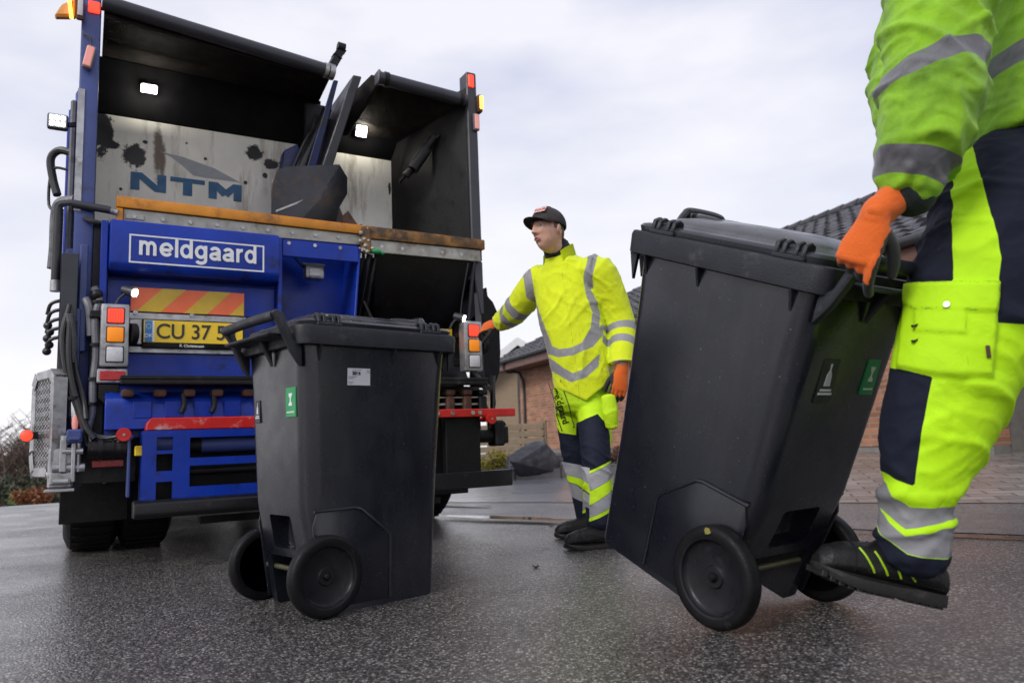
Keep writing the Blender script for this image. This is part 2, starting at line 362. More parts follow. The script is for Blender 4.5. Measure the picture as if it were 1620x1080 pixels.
def slab_mat(name, base, bw, bh, mort, rot, dirt=(.05, .05, .05), rough=.35, wet=0):
    mt, t, b, L = nodes(name)
    co = N(t, 'ShaderNodeTexCoord'); mp_ = N(t, 'ShaderNodeMapping'); mp_.inputs['Rotation'].default_value = rot; L(co.outputs['Object'], mp_.inputs['Vector'])
    br = N(t, 'ShaderNodeTexBrick', Scale=1.0); br.inputs['Brick Width'].default_value = bw; br.inputs['Row Height'].default_value = bh
    br.inputs['Mortar Size'].default_value = mort; br.inputs['Mortar Smooth'].default_value = .3; br.inputs['Bias'].default_value = -.1
    br.inputs['Color1'].default_value = c4([c*.75 for c in base]); br.inputs['Color2'].default_value = c4([c*1.25 for c in base]); br.inputs['Mortar'].default_value = c4(dirt)
    nz_ = N(t, 'ShaderNodeTexNoise', Scale=2.5, Detail=8.0, Roughness=.65); L(co.outputs['Object'], nz_.inputs['Vector'])
    va = N(t, 'ShaderNodeVectorMath', operation='MULTIPLY_ADD'); va.inputs[1].default_value = (.02, .02, .02); L(nz_.outputs['Color'], va.inputs[0]); L(mp_.outputs[0], va.inputs[2])
    L(va.outputs[0], br.inputs['Vector'])
    r_ = ramp(t, .3, .7, (.7, .7, .7, 1), (1.25, 1.25, 1.25, 1)); L(nz_.outputs['Fac'], r_.inputs['Fac'])
    mu = N(t, 'ShaderNodeMix', data_type='RGBA', blend_type='MULTIPLY', Factor=1.0); L(br.outputs['Color'], mu.inputs['A']); L(r_.outputs[0], mu.inputs['B']); L(mu.outputs['Result'], b.inputs['Base Color'])
    mr = N(t, 'ShaderNodeMapRange'); mr.inputs['From Min'].default_value = .3; mr.inputs['From Max'].default_value = .7; mr.inputs['To Min'].default_value = rough-.12; mr.inputs['To Max'].default_value = rough+.15
    L(nz_.outputs['Fac'], mr.inputs['Value']); L(mr.outputs[0], b.inputs['Roughness'])
    f2 = N(t, 'ShaderNodeTexNoise', Scale=60.0, Detail=4.0); L(co.outputs['Object'], f2.inputs['Vector'])
    ad = N(t, 'ShaderNodeMath', operation='MULTIPLY_ADD'); ad.inputs[1].default_value = -1.0; L(br.outputs['Fac'], ad.inputs[0])
    m3 = N(t, 'ShaderNodeMath', operation='MULTIPLY'); m3.inputs[1].default_value = .35; L(f2.outputs['Fac'], m3.inputs[0]); L(m3.outputs[0], ad.inputs[2])
    bp = N(t, 'ShaderNodeBump', Strength=.6, Distance=.008); L(ad.outputs[0], bp.inputs['Height']); L(bp.outputs[0], b.inputs['Normal'])
    b.inputs['Coat Weight'].default_value = wet; b.inputs['Coat Roughness'].default_value = .2
    return mt
# footway beyond the gutter, then the paved drive that climbs to the house
GA, GB = Vec((-9, 10.6)), Vec((7.5, .72))               # gutter line
PA, PB = Vec((-9, 10.75)), Vec((10, 1.98))              # back edge of the footway
def strip(name, A0, A1, B0, B1, z0, z1, mat, n=40, k=4):
    b = bmesh.new(); rows = []
    for j in range(k+1):
        rows.append([b.verts.new((*(A0.lerp(A1, i/n)).lerp(B0.lerp(B1, i/n), j/k), z0+(z1-z0)*j/k)) for i in range(n+1)])
    for j in range(k):
        for i in range(n): b.faces.new((rows[j][i], rows[j][i+1], rows[j+1][i+1], rows[j+1][i]))
    me = bpy.data.meshes.new(name); b.to_mesh(me); b.free(); return link(name, me, mat, None, 180)
g0, g1 = gnd(705, 815), gnd(1600, 846)
gdir = (g1-g0).normalized()
p0, p1 = gnd(700, 798), gnd(1620, 801)
ln = lambda a, b, t: Vec((a.x+(b.x-a.x)*t, a.y+(b.y-a.y)*t))
tag(strip('footway', ln(g0, g1, -.1), ln(g0, g1, 1.6), ln(p0, p1, -.1), ln(p0, p1, 1.7), .004, .02, M['path']), kind='structure')
M['paver'] = slab_mat('brown_paving', (.27, .25, .235), .30, .15, .008, (0, 0, R(17)), (.06, .055, .05), .42, .35)
M['flag'] = slab_mat('pale_wet_flagstones', (.24, .24, .26), 1.6, .9, .012, (0, 0, R(-18)), (.045, .04, .04), .36, .9)
# drive (right) climbs to the house, forecourt (left) stays flat up to the kerb
d0, d1 = ln(p0, p1, .42), ln(p0, p1, 1.7)
tag(strip('driveway', d0, d1, Vec((3.2, 13.0)), Vec((9.0, 8.5)), .024, .33, M['paver'], 20, 10), kind='structure')
tag(strip('forecourt', ln(p0, p1, -.1), d0, Vec((-1.6, 10.05)), Vec((3.6, 10.9)), .024, .03, M['flag'], 20, 10), kind='structure')
# gutter puddles: still water films
M['water'] = pm('puddle_water', (.035, .026, .018), .04, var=.3, vs=8, rv=.03)
def blob(name, c, L_, W_, ang, z, mat, seed):
    mb = bmesh.new(); n = 60; vs = []
    for i in range(n):
        a = 2*math.pi*i/n; k = 1+.35*mnoise.noise((math.cos(a)*1.6+seed, math.sin(a)*1.6, seed*.7))+.12*mnoise.noise((math.cos(a)*6+seed, math.sin(a)*6, 3))
        x, y = math.cos(a)*L_*k, math.sin(a)*W_*k
        vs.append(mb.verts.new((c.x+x*math.cos(ang)-y*math.sin(ang), c.y+x*math.sin(ang)+y*math.cos(ang), z)))
    mb.faces.new(vs); me = bpy.data.meshes.new(name); mb.to_mesh(me); mb.free(); return link(name, me, mat, None, 0)
_ga = math.atan2(gdir.y, gdir.x)
for (px, py, l_, w_, sd) in ((790, 824, .62, .075, 1.3), (700, 803, .5, .05, 4.1), (1590, 853, .7, .035, 7.7)):
    c = gnd(px, py); tag(blob('puddle', c, l_, w_, _ga, .026 if py < 850 else .012, M['water'], sd), kind='structure')

# ------------------------------------------------------------------ leaves and foliage
def leaf_mat(name, cols, rough=.5):
    mt, t, b, L = nodes(name)
    g = N(t, 'ShaderNodeObjectInfo'); co = N(t, 'ShaderNodeTexCoord')
    vo = N(t, 'ShaderNodeTexNoise', Scale=9.0, Detail=4.0, Roughness=.8); L(co.outputs['Object'], vo.inputs['Vector'])
    cr = t.nodes.new('ShaderNodeValToRGB'); e = cr.color_ramp.elements; e[0].position = .3; e[0].color = c4(cols[0]); e[1].position = .7; e[1].color = c4(cols[-1])
    for i, c in enumerate(cols[1:-1]):
        q = e.new(.3+.4*(i+1)/(len(cols)-1)); q.color = c4(c)
    L(vo.outputs['Fac'], cr.inputs['Fac']); L(cr.outputs[0], b.inputs['Base Color']); b.inputs['Roughness'].default_value = rough
    return mt
def leaves(b, c, rad, n, size, flat=1.0, rnd=random):
    for _ in range(n):
        while True:
            d = Vec((rnd.uniform(-1, 1), rnd.uniform(-1, 1), rnd.uniform(-1, 1)))
            if d.length <= 1: break
        d = d*(.55+.45*rnd.random())
        p = Vec(c) + Vec((d.x*rad[0], d.y*rad[1], d.z*rad[2]))
        a = Vec((rnd.gauss(0, 1), rnd.gauss(0, 1), rnd.gauss(0, .7))).normalized(); o = a.orthogonal().normalized()
        o.rotate(Matrix.Rotation(rnd.uniform(0, 6.3), 3, a)); k = size*rnd.uniform(.6, 1.3); o2 = a.cross(o)
        vs = [b.verts.new(p+o*k), b.verts.new(p+o2*k*.5), b.verts.new(p-o*k), b.verts.new(p-o2*k*.5)]
        b.faces.new(vs)
def bush(name, loc, rad, n, size, mat, clumps=7, stems=5, seed=1, label='', cat='bush', group=None, blobs=None):
    rnd = random.Random(seed)
    root = empty(name, loc); b = bmesh.new(); tips = []
    for i in range(clumps):
        a = rnd.uniform(0, 6.28); rr = rnd.uniform(.1, .65)
        c = Vec((math.cos(a)*rad[0]*rr, math.sin(a)*rad[1]*rr, rad[2]*rnd.uniform(.5, 1.35))); tips.append(c)
        leaves(b, c, (rad[0]*.5, rad[1]*.5, rad[2]*.55), n//clumps, size, rnd=rnd)
    me = bpy.data.meshes.new('foliage'); b.to_mesh(me); b.free(); link('foliage', me, mat, root, 0)
    s = MB()
    for c in tips: s.tube([(c.x*.15, c.y*.15, -.03), (c.x*.5, c.y*.5, c.z*.5), c], lambda t: .012*(1-.7*t)*max(rad[2], .4)*2, 5, 4)
    s.build('stem', M['bark'], root)
    tag(root, label, cat, group); return root
M['bark'] = pm('bark', (.06, .045, .035), .85, var=.4, vs=20, bump=.6)
M['lf_dark'] = leaf_mat('dark_evergreen', [(.018, .028, .014), (.035, .05, .02), (.06, .07, .03)])
M['lf_green'] = leaf_mat('green_leaf', [(.05, .09, .015), (.11, .17, .03), (.18, .22, .06)])
M['lf_rust'] = leaf_mat('rust_leaf', [(.10, .03, .012), (.22, .07, .02), (.30, .12, .04)])
M['lf_red'] = leaf_mat('red_brown_leaf', [(.06, .025, .016), (.11, .045, .025), (.14, .07, .04)])
M['lf_gold'] = leaf_mat('golden_leaf', [(.16, .17, .03), (.50, .42, .06), (.75, .62, .16)])
M['twig'] = pm('bare_twigs', (.12, .085, .065), .9, var=.4, vs=.5)
# far wood at the left: one mass of bare crowns over dark evergreen undergrowth
rnd = random.Random(5); b = bmesh.new(); tb = MB()
def far_ground(x, y): return gz(x, y)
for i in range(260):
    t = rnd.random(); Y = rnd.uniform(42, 66); px = rnd.uniform(-420, 330) if i % 2 else rnd.uniform(-60, 110); X = (px-810)/FPX*Y
    z = far_ground(X, Y); h = rnd.uniform(3.3, 5.2)*(.75+.25*rnd.random())
    top = Vec((X+rnd.uniform(-.6, .6), Y, z+h)); tb.tube([(X, Y, z-.3), (X+rnd.uniform(-.3, .3), Y, z+h*.5), top], lambda q: .10*(1-.85*q), 4, 3)
    for k in range(16):
        s0 = rnd.uniform(.2, 1); p = Vec((X, Y, z)).lerp(top, s0); a = rnd.uniform(0, 6.28); l_ = h*rnd.uniform(.15, .42)*(1.2-s0*.6)
        q = p+Vec((math.cos(a)*l_, math.sin(a)*l_, l_*rnd.uniform(.5, 1.3))); tb.cyl(p, q, .03, .01, 3, False)
        for k2 in range(4):
            p2 = p.lerp(q, rnd.uniform(.3, 1)); a = rnd.uniform(0, 6.28); l2 = l_*.5
            tb.cyl(p2, p2+Vec((math.cos(a)*l2, math.sin(a)*l2, l2*rnd.uniform(.2, 1.2))), .016, .006, 3, False)
twig_me = tb.tome('twigs', False)
for i in range(150):
    Y = rnd.uniform(40, 56); px = rnd.uniform(-420, 330) if i % 2 else rnd.uniform(-60, 110); X = (px-810)/FPX*Y; z = far_ground(X, Y)
    r_ = rnd.uniform(.8, 1.55); leaves(b, (X, Y, z+r_*.55), (r_*1.2, r_, r_*1.2), 190, .13, rnd=rnd)
b.from_mesh(twig_me)
me = bpy.data.meshes.new('woodland'); b.to_mesh(me); b.free()
o = link('woodland', me, [M['lf_dark'], M['twig']], None, 0)
nl = 150*190
mi = np.ones(len(me.polygons), dtype=np.int32); mi[:nl] = 0; me.polygons.foreach_set('material_index', mi)
tag(o, 'brown bare trees over dark undergrowth in the distance behind the truck', 'wood', kind='stuff')
def on_far(px, Y): 
    X = (px-810)/FPX*Y; return (X, Y, gz(X, Y)-.05)
bush('round_bush', on_far(52, 30), (.85, .8, .62), 1500, .07, M['lf_rust'], 9, seed=3, label='round rust orange bush in front of the distant wood', cat='bush')
bush('leafy_bush', on_far(24, 31), (.55, .55, .62), 1000, .07, M['lf_green'], 7, seed=4, label='small yellow green bush left of the rust orange one', cat='bush')
bush('low_hedge', on_far(-20, 32), (1.3, .5, .36), 1400, .06, M['lf_red'], 12, seed=6, label='low reddish brown hedge at the far left road edge', cat='hedge')

# ------------------------------------------------------------------ brick house with dark tiled roof
def brick_mat():
    mt = slab_mat('orange_brick', (.42, .185, .105), .23, .068, .011, (0, 0, 0), (.36, .27, .20), .8)
    return mt
M['brick'] = brick_mat()
M['plinth'] = pm('grey_plinth', (.22, .21, .20), .8, var=.2, vs=8, bump=.3)
M['fascia'] = pm('brown_fascia', (.14, .062, .045), .5, var=.15, vs=8)
M['gutter'] = pm('grey_gutter', (.035, .036, .04), .4, var=.2)
M['tile'] = pm('dark_roof_tile', (.040, .038, .045), .45, var=.45, vs=2.6, bump=.3, bs=40, dirt=(.07, .07, .06), damt=.35, rv=.15)
M['frame_w'] = pm('white_window_frame', (.72, .72, .72), .4, var=.05)
M['soffit'] = pm('soffit_board', (.20, .11, .08), .6, var=.2)
HA, HB = Vec((4.65, 9.3, 0)), Vec((.85, 18.3, 0)); hd = (HB-HA).normalized(); hn = Vec((-hd.y, hd.x, 0))   # hn: outward, to camera-left
if hn.x > 0: hn = -hn
house = empty('brick_house', HA, math.atan2(hd.y, hd.x))
# local: x along wall (away), y: to the right of hd is -y ... outward = +y because hn is left of hd
HL0, HL1, EAVE, PITCHR, DEP = -1.25, 11.55, 2.62, R(25.3), 9.0
def wallbox(mb, x0, x1, z0, z1, y0=-.3, y1=0): mb.bb(x0, x1, y0, y1, z0, z1, 0)
wb = bmesh.new()
def wall_uv(name, x0, x1, z0, z1, holes, mat, parent):
    """brick wall in the x-z plane with openings; object coords laid so that bricks course in x-z"""
    xs = sorted({x0, x1, *[h[0] for h in holes], *[h[1] for h in holes]}); zs = sorted({z0, z1, *[h[2] for h in holes], *[h[3] for h in holes]})
    mb = MB()
    for a, c in zip(xs, xs[1:]):
        for e, g in zip(zs, zs[1:]):
            mx_, mz = (a+c)/2, (e+g)/2
            if any(h[0] < mx_ < h[1] and h[2] < mz < h[3] for h in holes): continue
            mb.bb(a, c, e, g, -.3, 0, 0)
    o = mb.build(name, mat, parent, 0); o.rotation_euler = (R(90), 0, 0); return o   # mesh y -> z
holes = [(3.6, 4.7, 1.0, 2.25), (5.35, 6.0, .95, 2.25)]
o = wall_uv('wall', HL0, HL1, .3, EAVE+.05, holes, M['brick'], house)
o.rotation_euler = (R(90), 0, 0); o.location = (0, -.3, 0)
mb = MB(); mb.bb(HL0, HL1, -.28, -.012, -.6, .3, 0); mb.prism([(HL1-.3, -.31, -.6), (HL1-.3, -.31, EAVE), (HL1-.3, -DEP/2, EAVE+math.tan(PITCHR)*(DEP/2+.2)), (HL1-.3, -DEP, EAVE), (HL1-.3, -DEP, -.6)], (.28, 0, 0)); mb.prism([(HL0+.02, -.31, -.6), (HL0+.02, -.31, EAVE), (HL0+.02, -DEP/2, EAVE+math.tan(PITCHR)*(DEP/2+.2)), (HL0+.02, -DEP, EAVE), (HL0+.02, -DEP, -.6)], (.28, 0, 0))
mb.build('plinth', M['plinth'], house, 0)
for (x0, x1, z0, z1) in holes:
    f = MB(); t_ = .07
    for (a, c, e, g) in ((x0, x1, z0, z0+t_), (x0, x1, z1-t_, z1), (x0, x0+t_, z0+t_, z1-t_), (x1-t_, x1, z0+t_, z1-t_), ((x0+x1)/2-.03, (x0+x1)/2+.03, z0+t_, z1-t_)):
        f.bb(a+.002, c-.002, -.14, -.06, e+.002, g-.002, .004)
    wf = f.build('window', M['frame_w'], house)
    MB().bb(x0+t_, x1-t_, -.115, -.10, z0+t_, z1-t_, 0).build('pane', M['glass'], wf)
# roof: front slope of stepped tiles, rear slope plain, fascia, gutter
OV = .55
ez = EAVE; run = DEP/2+OV; rz = ez+math.tan(PITCHR)*run
bt = bmesh.new(); tw, tl = .30, .36; ncol = int((HL1-HL0+1.4)/tw); slope = Vec((0, -math.cos(PITCHR), math.sin(PITCHR))); nrm = Vec((0, math.sin(PITCHR), math.cos(PITCHR)))
nrow = int(run/math.cos(PITCHR)/tl)+1; x_start = HL0-.7
prof = [(0, .0), (.12, .028), (.30, .042), (.48, .028), (.60, .0), (.80, -.012), (1, 0)]
for rw in range(nrow):
    base = Vec((0, OV, ez)) + slope*(rw*tl)
    for cl in range(ncol):
        x0 = x_start+cl*tw+(rw % 2)*.0
        jit = random.uniform(-.007, .009)
        lo = [bt.verts.new(base+Vec((x0+u_*tw, 0, 0))+nrm*(.045+h_+jit)) for u_, h_ in prof]
        hi = [bt.verts.new(base+slope*(tl*1.02)+Vec((x0+u_*tw, 0, 0))+nrm*(.012+h_+jit)) for u_, h_ in prof]
        bo = [bt.verts.new(base+Vec((x0+u_*tw, 0, 0))+nrm*(.008+h_*.5)) for u_, h_ in prof]
        for i in range(len(prof)-1):
            bt.faces.new((lo[i], lo[i+1], hi[i+1], hi[i])); bt.faces.new((bo[i], bo[i+1], lo[i+1], lo[i]))
me = bpy.data.meshes.new('roof'); bt.to_mesh(me); bt.free()
roof = link('roof', me, M['tile'], house, 0)
rx0, rx1 = x_start, x_start+ncol*tw
mb = MB(); mb.prism([(rx0, OV, ez), (rx0, -DEP/2, rz), (rx0, -DEP-OV, ez), (rx0, -DEP-OV, ez-.06), (rx0, -DEP/2, rz-.08), (rx0, OV, ez-.06)], (rx1-rx0, 0, 0))
mb.build('roof_deck', M['soffit'], roof, 0)
mb = MB(); k = int((rx1-rx0)/.4)
for i in range(k): mb.cyl((rx0+i*.4, -DEP/2, rz+.05), (rx0+i*.4+.43, -DEP/2, rz+.035), .12, .11, 10)
for i in range(int(run/math.cos(PITCHR)/.36)):
    p = Vec((rx0, OV, ez+.05))+slope*i*.36; mb.bar(p, p+slope*.38, .16, .09, nrm, .01)
mb.build('ridge_tiles', M['tile'], roof)
mb = MB(); mb.bb(rx0, rx1, OV-.02, OV+.02, ez-.26, ez-.02, .004); mb.bb(rx0, rx1, -.02, OV-.022, ez-.26, ez-.24, 0); mb.build('fascia', M['fascia'], house)
mb = MB(); mb.cyl((rx0, OV+.085, ez-.03), (rx1, OV+.085, ez-.03), .06, n=12); mb.tube([(HL1-.35, OV+.08, ez-.05), (HL1-.35, OV-.05, ez-.3), (HL1-.35, .06, ez-.5), (HL1-.35, .06, .2)], .04, 8, 4)
mb.build('gutter', M['gutter'], house)
tag(house, 'orange brick bungalow with dark tiled roof and brown fascia behind the standing man', 'house')
# dark wooden door bay left of the brick, and carport to the right
M['wood_dark'] = pm('dark_stained_wood', (.05, .035, .028), .6, var=.3, vs=10)
M['wood_beige'] = pm('beige_boards', (.26, .20, .13), .7, var=.2, vs=6, bump=.3)
mb = MB(); mb.bb(HL1+.02, HL1+1.1, -.9, -.4, -.2, 2.4, .01); mb.build('door', M['wood_dark'], house)
cp_ = empty('carport', HA + hd*(HL0-.1), math.atan2(hd.y, hd.x))
mb = MB(); mb.bb(-5.2, -.05, -5.6, -5.4, -.1, 2.4, 0); mb.bb(-5.4, -5.2, -5.6, -.2, -.1, 2.4, 0); mb.build('back_wall', M['wood_dark'], cp_)
mb = MB(); mb.bb(-5.5, -.03, -5.7, .5, 2.42, 2.62, .01); mb.build('flat_roof', M['fascia'], cp_)
for x in (-.6, -4.9): MB().bb(x, x+.1, -.12, -.02, -.1, 2.415, .005).build('post', M['frame_w'], cp_)
tag(cp_, 'dark open carport with white posts beside the brick house, behind the man at right', 'carport')
for j in range(2):
    o = MB(); o.bb(0, 1.1, 0, .45, .12, .55, .03); o.bb(.1, 1.0, .05, .4, .55, .72, .02)
    for sx_ in (.12, .98): o.cyl((sx_, .06, 0), (sx_, .06, .12), .05)
    oo = o.build('storage_chest', M['gutter'] if j else M['wood_dark']); oo.location = HA + hd*(HL0-1.4-1.6*j) - hn*2.5 + Vec((0, 0, .3)); oo.rotation_euler = (0, 0, math.atan2(hd.y, hd.x))
    tag(oo, ['dark brown chest on feet inside the carport, nearer the house', 'dark grey chest on feet inside the carport, farther from the house'][j], 'chest')

# neighbour's gabled house beyond
nh = empty('gabled_house', at(828, 600, 30) * 1.0, R(-12)); nh.location.z = 0
mb = MB(); mb.prism([(-1.6, 0, 0), (1.6, 0, 0), (1.6, 0, 3.2), (0, 0, 4.25), (-1.6, 0, 3.2)], (0, 7, 0)); mb.build('wall', pm('tan_render', (.30, .22, .15), .8, var=.1), nh, 0)
mb = MB(); mb.bar((-2.3, 3.2, 2.86), (.02, 3.2, 4.48), 8.0, .12, (0, 0, 1)); mb.bar((2.3, 3.2, 2.86), (-.02, 3.2, 4.485), 8.0, .12, (0, 0, 1)); mb.build('roof', M['tile'], nh, 0)
mb = MB(); mb.bar((-2.3, -.83, 2.80), (.05, -.83, 4.43), .05, .26, (0, 0, 1)); mb.bar((2.3, -.835, 2.80), (-.05, -.835, 4.43), .05, .26, (0, 0, 1)); mb.build('bargeboard', M['frame_w'], nh, 0)
tag(nh, 'distant gabled house with white bargeboards seen between truck and man', 'house')

# slatted fence, boulder, gravel bed, kerb, golden shrub
fz = empty('slatted_fence', at(725, 700, 15.0), R(-14)); fz.location.z = .0
mb = MB()
for i in range(6): mb.bb(-.4, 1.75, -.012, .012, .05+i*.14, .05+i*.14+.115, .004)
mb.build('slats', M['wood_beige'], fz)
for x in (-.4, .65, 1.7): MB().bb(x, x+.09, .014, .09, -.1, .92, .005).build('post', M['wood_beige'], fz)
tag(fz, 'low fence of beige horizontal boards behind the golden shrub', 'fence')
k0, k1 = Vec((-1.9, 10.0)), Vec((3.7, 10.75))
mb = MB(); nk = 9
for i in range(nk):
    a, c = k0.lerp(k1, i/nk), k0.lerp(k1, (i+.985)/nk); mb.bar((*a, .07), (*c, .07), .14, .2, bev=.012)
ko = mb.build('kerb', pm('kerb_concrete', (.20, .19, .175), .6, var=.25, vs=6, bump=.4, dirt=(.09, .085, .08), damt=.4)); tag(ko, kind='structure')
M['gravel'] = pm('slate_gravel', (.075, .078, .088), .4, var=.5, vs=12, bump=.4, rv=.2)
def gbed(px, py): return .09 + .08*mnoise.noise((px*.7, py*.7, 1))
b = bmesh.new(); kd = (k1-k0).normalized(); kn = Vec((-kd.y, kd.x))
rnd = random.Random(11)
rows = []
for j in range(10):
    rows.append([b.verts.new((*(k0.lerp(k1, i/16)+kn*(.05+j*.9)), .08+.015*j)) for i in range(17)])
for j in range(9):
    for i in range(16): b.faces.new((rows[j][i], rows[j][i+1], rows[j+1][i+1], rows[j+1][i]))
for _ in range(5200):
    q = k0.lerp(k1, rnd.random())+kn*(.1+(rnd.random()**1.7)*5.5); dd = (q-k0).dot(kn); s_ = rnd.uniform(.018, .05)
    c = Vec((*q, .085+.0167*dd+s_*.3)); rot = Euler((rnd.uniform(0, 6), rnd.uniform(0, 6), rnd.uniform(0, 6))).to_matrix()
    pts = [c + rot @ Vec((x*s_*rnd.uniform(.7, 1.2), y*s_*rnd.uniform(.6, 1), z*s_*rnd.uniform(.3, .7))) for x, y, z in ((1, 0, 0), (-1, 0, 0), (0, 1, 0), (0, -1, 0), (0, 0, 1), (0, 0, -1))]
    v = [b.verts.new(p) for p in pts]
    for f in ((0, 2, 4), (2, 1, 4), (1, 3, 4), (3, 0, 4), (2, 0, 5), (1, 2, 5), (3, 1, 5), (0, 3, 5)): b.faces.new([v[i] for i in f])
me = bpy.data.meshes.new('gravel'); b.to_mesh(me); b.free(); tag(link('gravel', me, M['gravel'], None, 0), 'bed of grey slate chippings behind the kerb', 'gravel', kind='stuff')
# boulder
b = bmesh.new(); bmesh.ops.create_icosphere(b, subdivisions=5, radius=1)
rnd = random.Random(21); planes = [(Vec((rnd.gauss(0, 1), rnd.gauss(0, 1), rnd.gauss(0, 1))).normalized(), rnd.uniform(.62, .92)) for _ in range(16)]
planes += [(Vec((-.5, -.4, .75)).normalized(), .55), (Vec((.75, -.3, .6)).normalized(), .82), (Vec((.1, -.95, .2)).normalized(), .6)]
for v in b.verts:
    p = v.co.copy()
    for n_, d_ in planes:
        e_ = p.dot(n_)-d_
        if e_ > 0: p -= n_*e_*.96
    p += p.normalized()*(.03*mnoise.noise(p*4)+.02*mnoise.noise(p*11))
    v.co = Vec((p.x*.42, p.y*.30, p.z*.31))
me = bpy.data.meshes.new('boulder'); b.to_mesh(me); b.free()
bo = link('boulder', me, pm('slate_rock', (.055, .056, .062), .5, var=.5, vs=5, bump=.8, bs=18, dirt=(.14, .14, .145), damt=.38, ds=5), None, 30)
bp_ = gnd(842, 752, .09); bo.location = (bp_.x*1.04, bp_.y*1.04, .28); bo.rotation_euler = (0, .1, .4)
tag(bo, 'dark grey angular boulder on the slate chippings', 'boulder')
gp = gnd(779, 752, .09)
bush('golden_shrub', (gp.x, gp.y, .1), (.28, .25, .2), 1500, .02, M['lf_gold'], 12, seed=9, label='small golden leaved shrub on the gravel beside the boulder', cat='shrub')
for i, (px, py) in enumerate(((955, 742), (985, 738))):
    q = gnd(px, py, .12); bush('dry_shrub', (q.x*1.15, q.y*1.15, .12), (.3, .25, .16), 500, .03, M['lf_red'], 7, seed=30+i, label=['sparse dry brown shrub by the house plinth, left of its twin', 'sparse dry brown shrub by the house plinth, right of its twin'][i], cat='shrub', group='dry shrubs by the plinth')
# bits of wet leaf litter on the road
lm_ = pm('wet_leaf', (.03, .022, .015), .4, var=.4)
for i, (px, py) in enumerate(((848, 898), (872, 833))):
    q = gnd(px, py); mb = MB(); rr = random.Random(i+50)
    for k in range(7):
        a = rr.uniform(0, 6.28); p = q+Vec((math.cos(a)*.008, math.sin(a)*.008, .006)); mb.tube([q+Vec((0, 0, .004)), p, p+Vec((math.cos(a)*.010, math.sin(a)*.010, rr.uniform(-.002, .014)))], lambda t: .005*(1-.8*t), 5, 3)
    o = mb.build('wet_leaf', lm_); tag(o, ['small dark curled leaf on the asphalt in front of the boots', 'small dark curled leaf by the gutter puddle'][i], 'leaf')
# ================================================================== refuse truck (local x across, y forwards from the tail posts, z up)
TX = 1.25
TA = .524
truck = empty('garbage_truck', Vec((-2.36, 3.935, 0)) + Vec((math.cos(TA), math.sin(TA), 0))*TX, TA)
tag(truck, 'blue rear loading refuse truck with open hopper and lit lamps', 'truck')
class TB(MB):
    """u measured from the left post, w forwards, v up"""
    def b(s, u0, u1, w0, w1, v0, v1, bev=.005, seg=1): return s.bb(u0-TX, u1-TX, w0, w1, v0, v1, bev, seg)
def U(u, w, v): return Vec((u-TX, w, v))
def tpart(name, mb, mat, parent=None, smooth=35): return mb.build(name, mat, parent or truck, smooth)
def ttext(name, txt, u, w, v, size, mat, parent, bold=0, align='CENTER', space=1, ext=.001, sx=1):
    me = text_me(txt, size, ext, bold, align, 0, space); mm = frame(U(u, w, v), (1, 0, 0), (0, 0, 1))
    me.transform(mm @ Matrix.Diagonal((sx, 1, 1, 1))); return link(name, me, mat, parent, 0)

# --- tail posts and side panels
b = TB(); b.b(0, .095, -.02, .10, .5, 3.24, .012, 2); b.b(.012, .06, .101, .75, 1.0, 3.1, .01)
tpart('post', b, M['blue_post'])
b = TB(); b.b(-.004, .03, -.024, -.021, 1.9, 2.6, 0); tpart('trim_strip', b, M['steel'])
b = TB()
b.prism([U(2.42, -.02, 1.83), U(2.5, -.02, 1.83), U(2.5, -.02, 3.24), U(2.42, -.02, 3.24)], (0, .12, 0), .008)
b.prism([U(2.47, -.02, 1.45), U(2.5, -.02, 1.45), U(2.5, -.02, 1.828), U(2.42, -.02, 1.828)], (0, .12, 0), .006)
b.prism([U(2.47, .101, 3.1), U(2.5, .101, 3.1), U(2.5, .75, 2.9), U(2.5, .75, 1.2), U(2.47, .75, 1.2), U(2.47, .101, 1.45)], (.02, 0, 0))
tpart('post', b, M['grey'])
# inner walls of the hopper
b = TB(); b.prism([U(2.418, .0, 1.7), U(2.418, .0, 3.12), U(2.055, .62, 3.0), U(2.055, .62, 1.7)], (.03, .01, 0), .002)
b.prism([U(.097, .0, 1.7), U(.097, .0, 3.12), U(.10, .62, 3.0), U(.10, .62, 1.7)], (-.002, .0, 0)); 
tpart('inner_wall', b, M['dark'])
# stained white packer plates
wp = tpart('packer_plate', TB().b(.08, 1.36, .60, .63, 1.7, 2.735, .004), M['white_plate'])
tpart('packer_plate', TB().b(1.50, 2.10, .602, .632, 1.7, 2.725, .004), M['white_plate'])
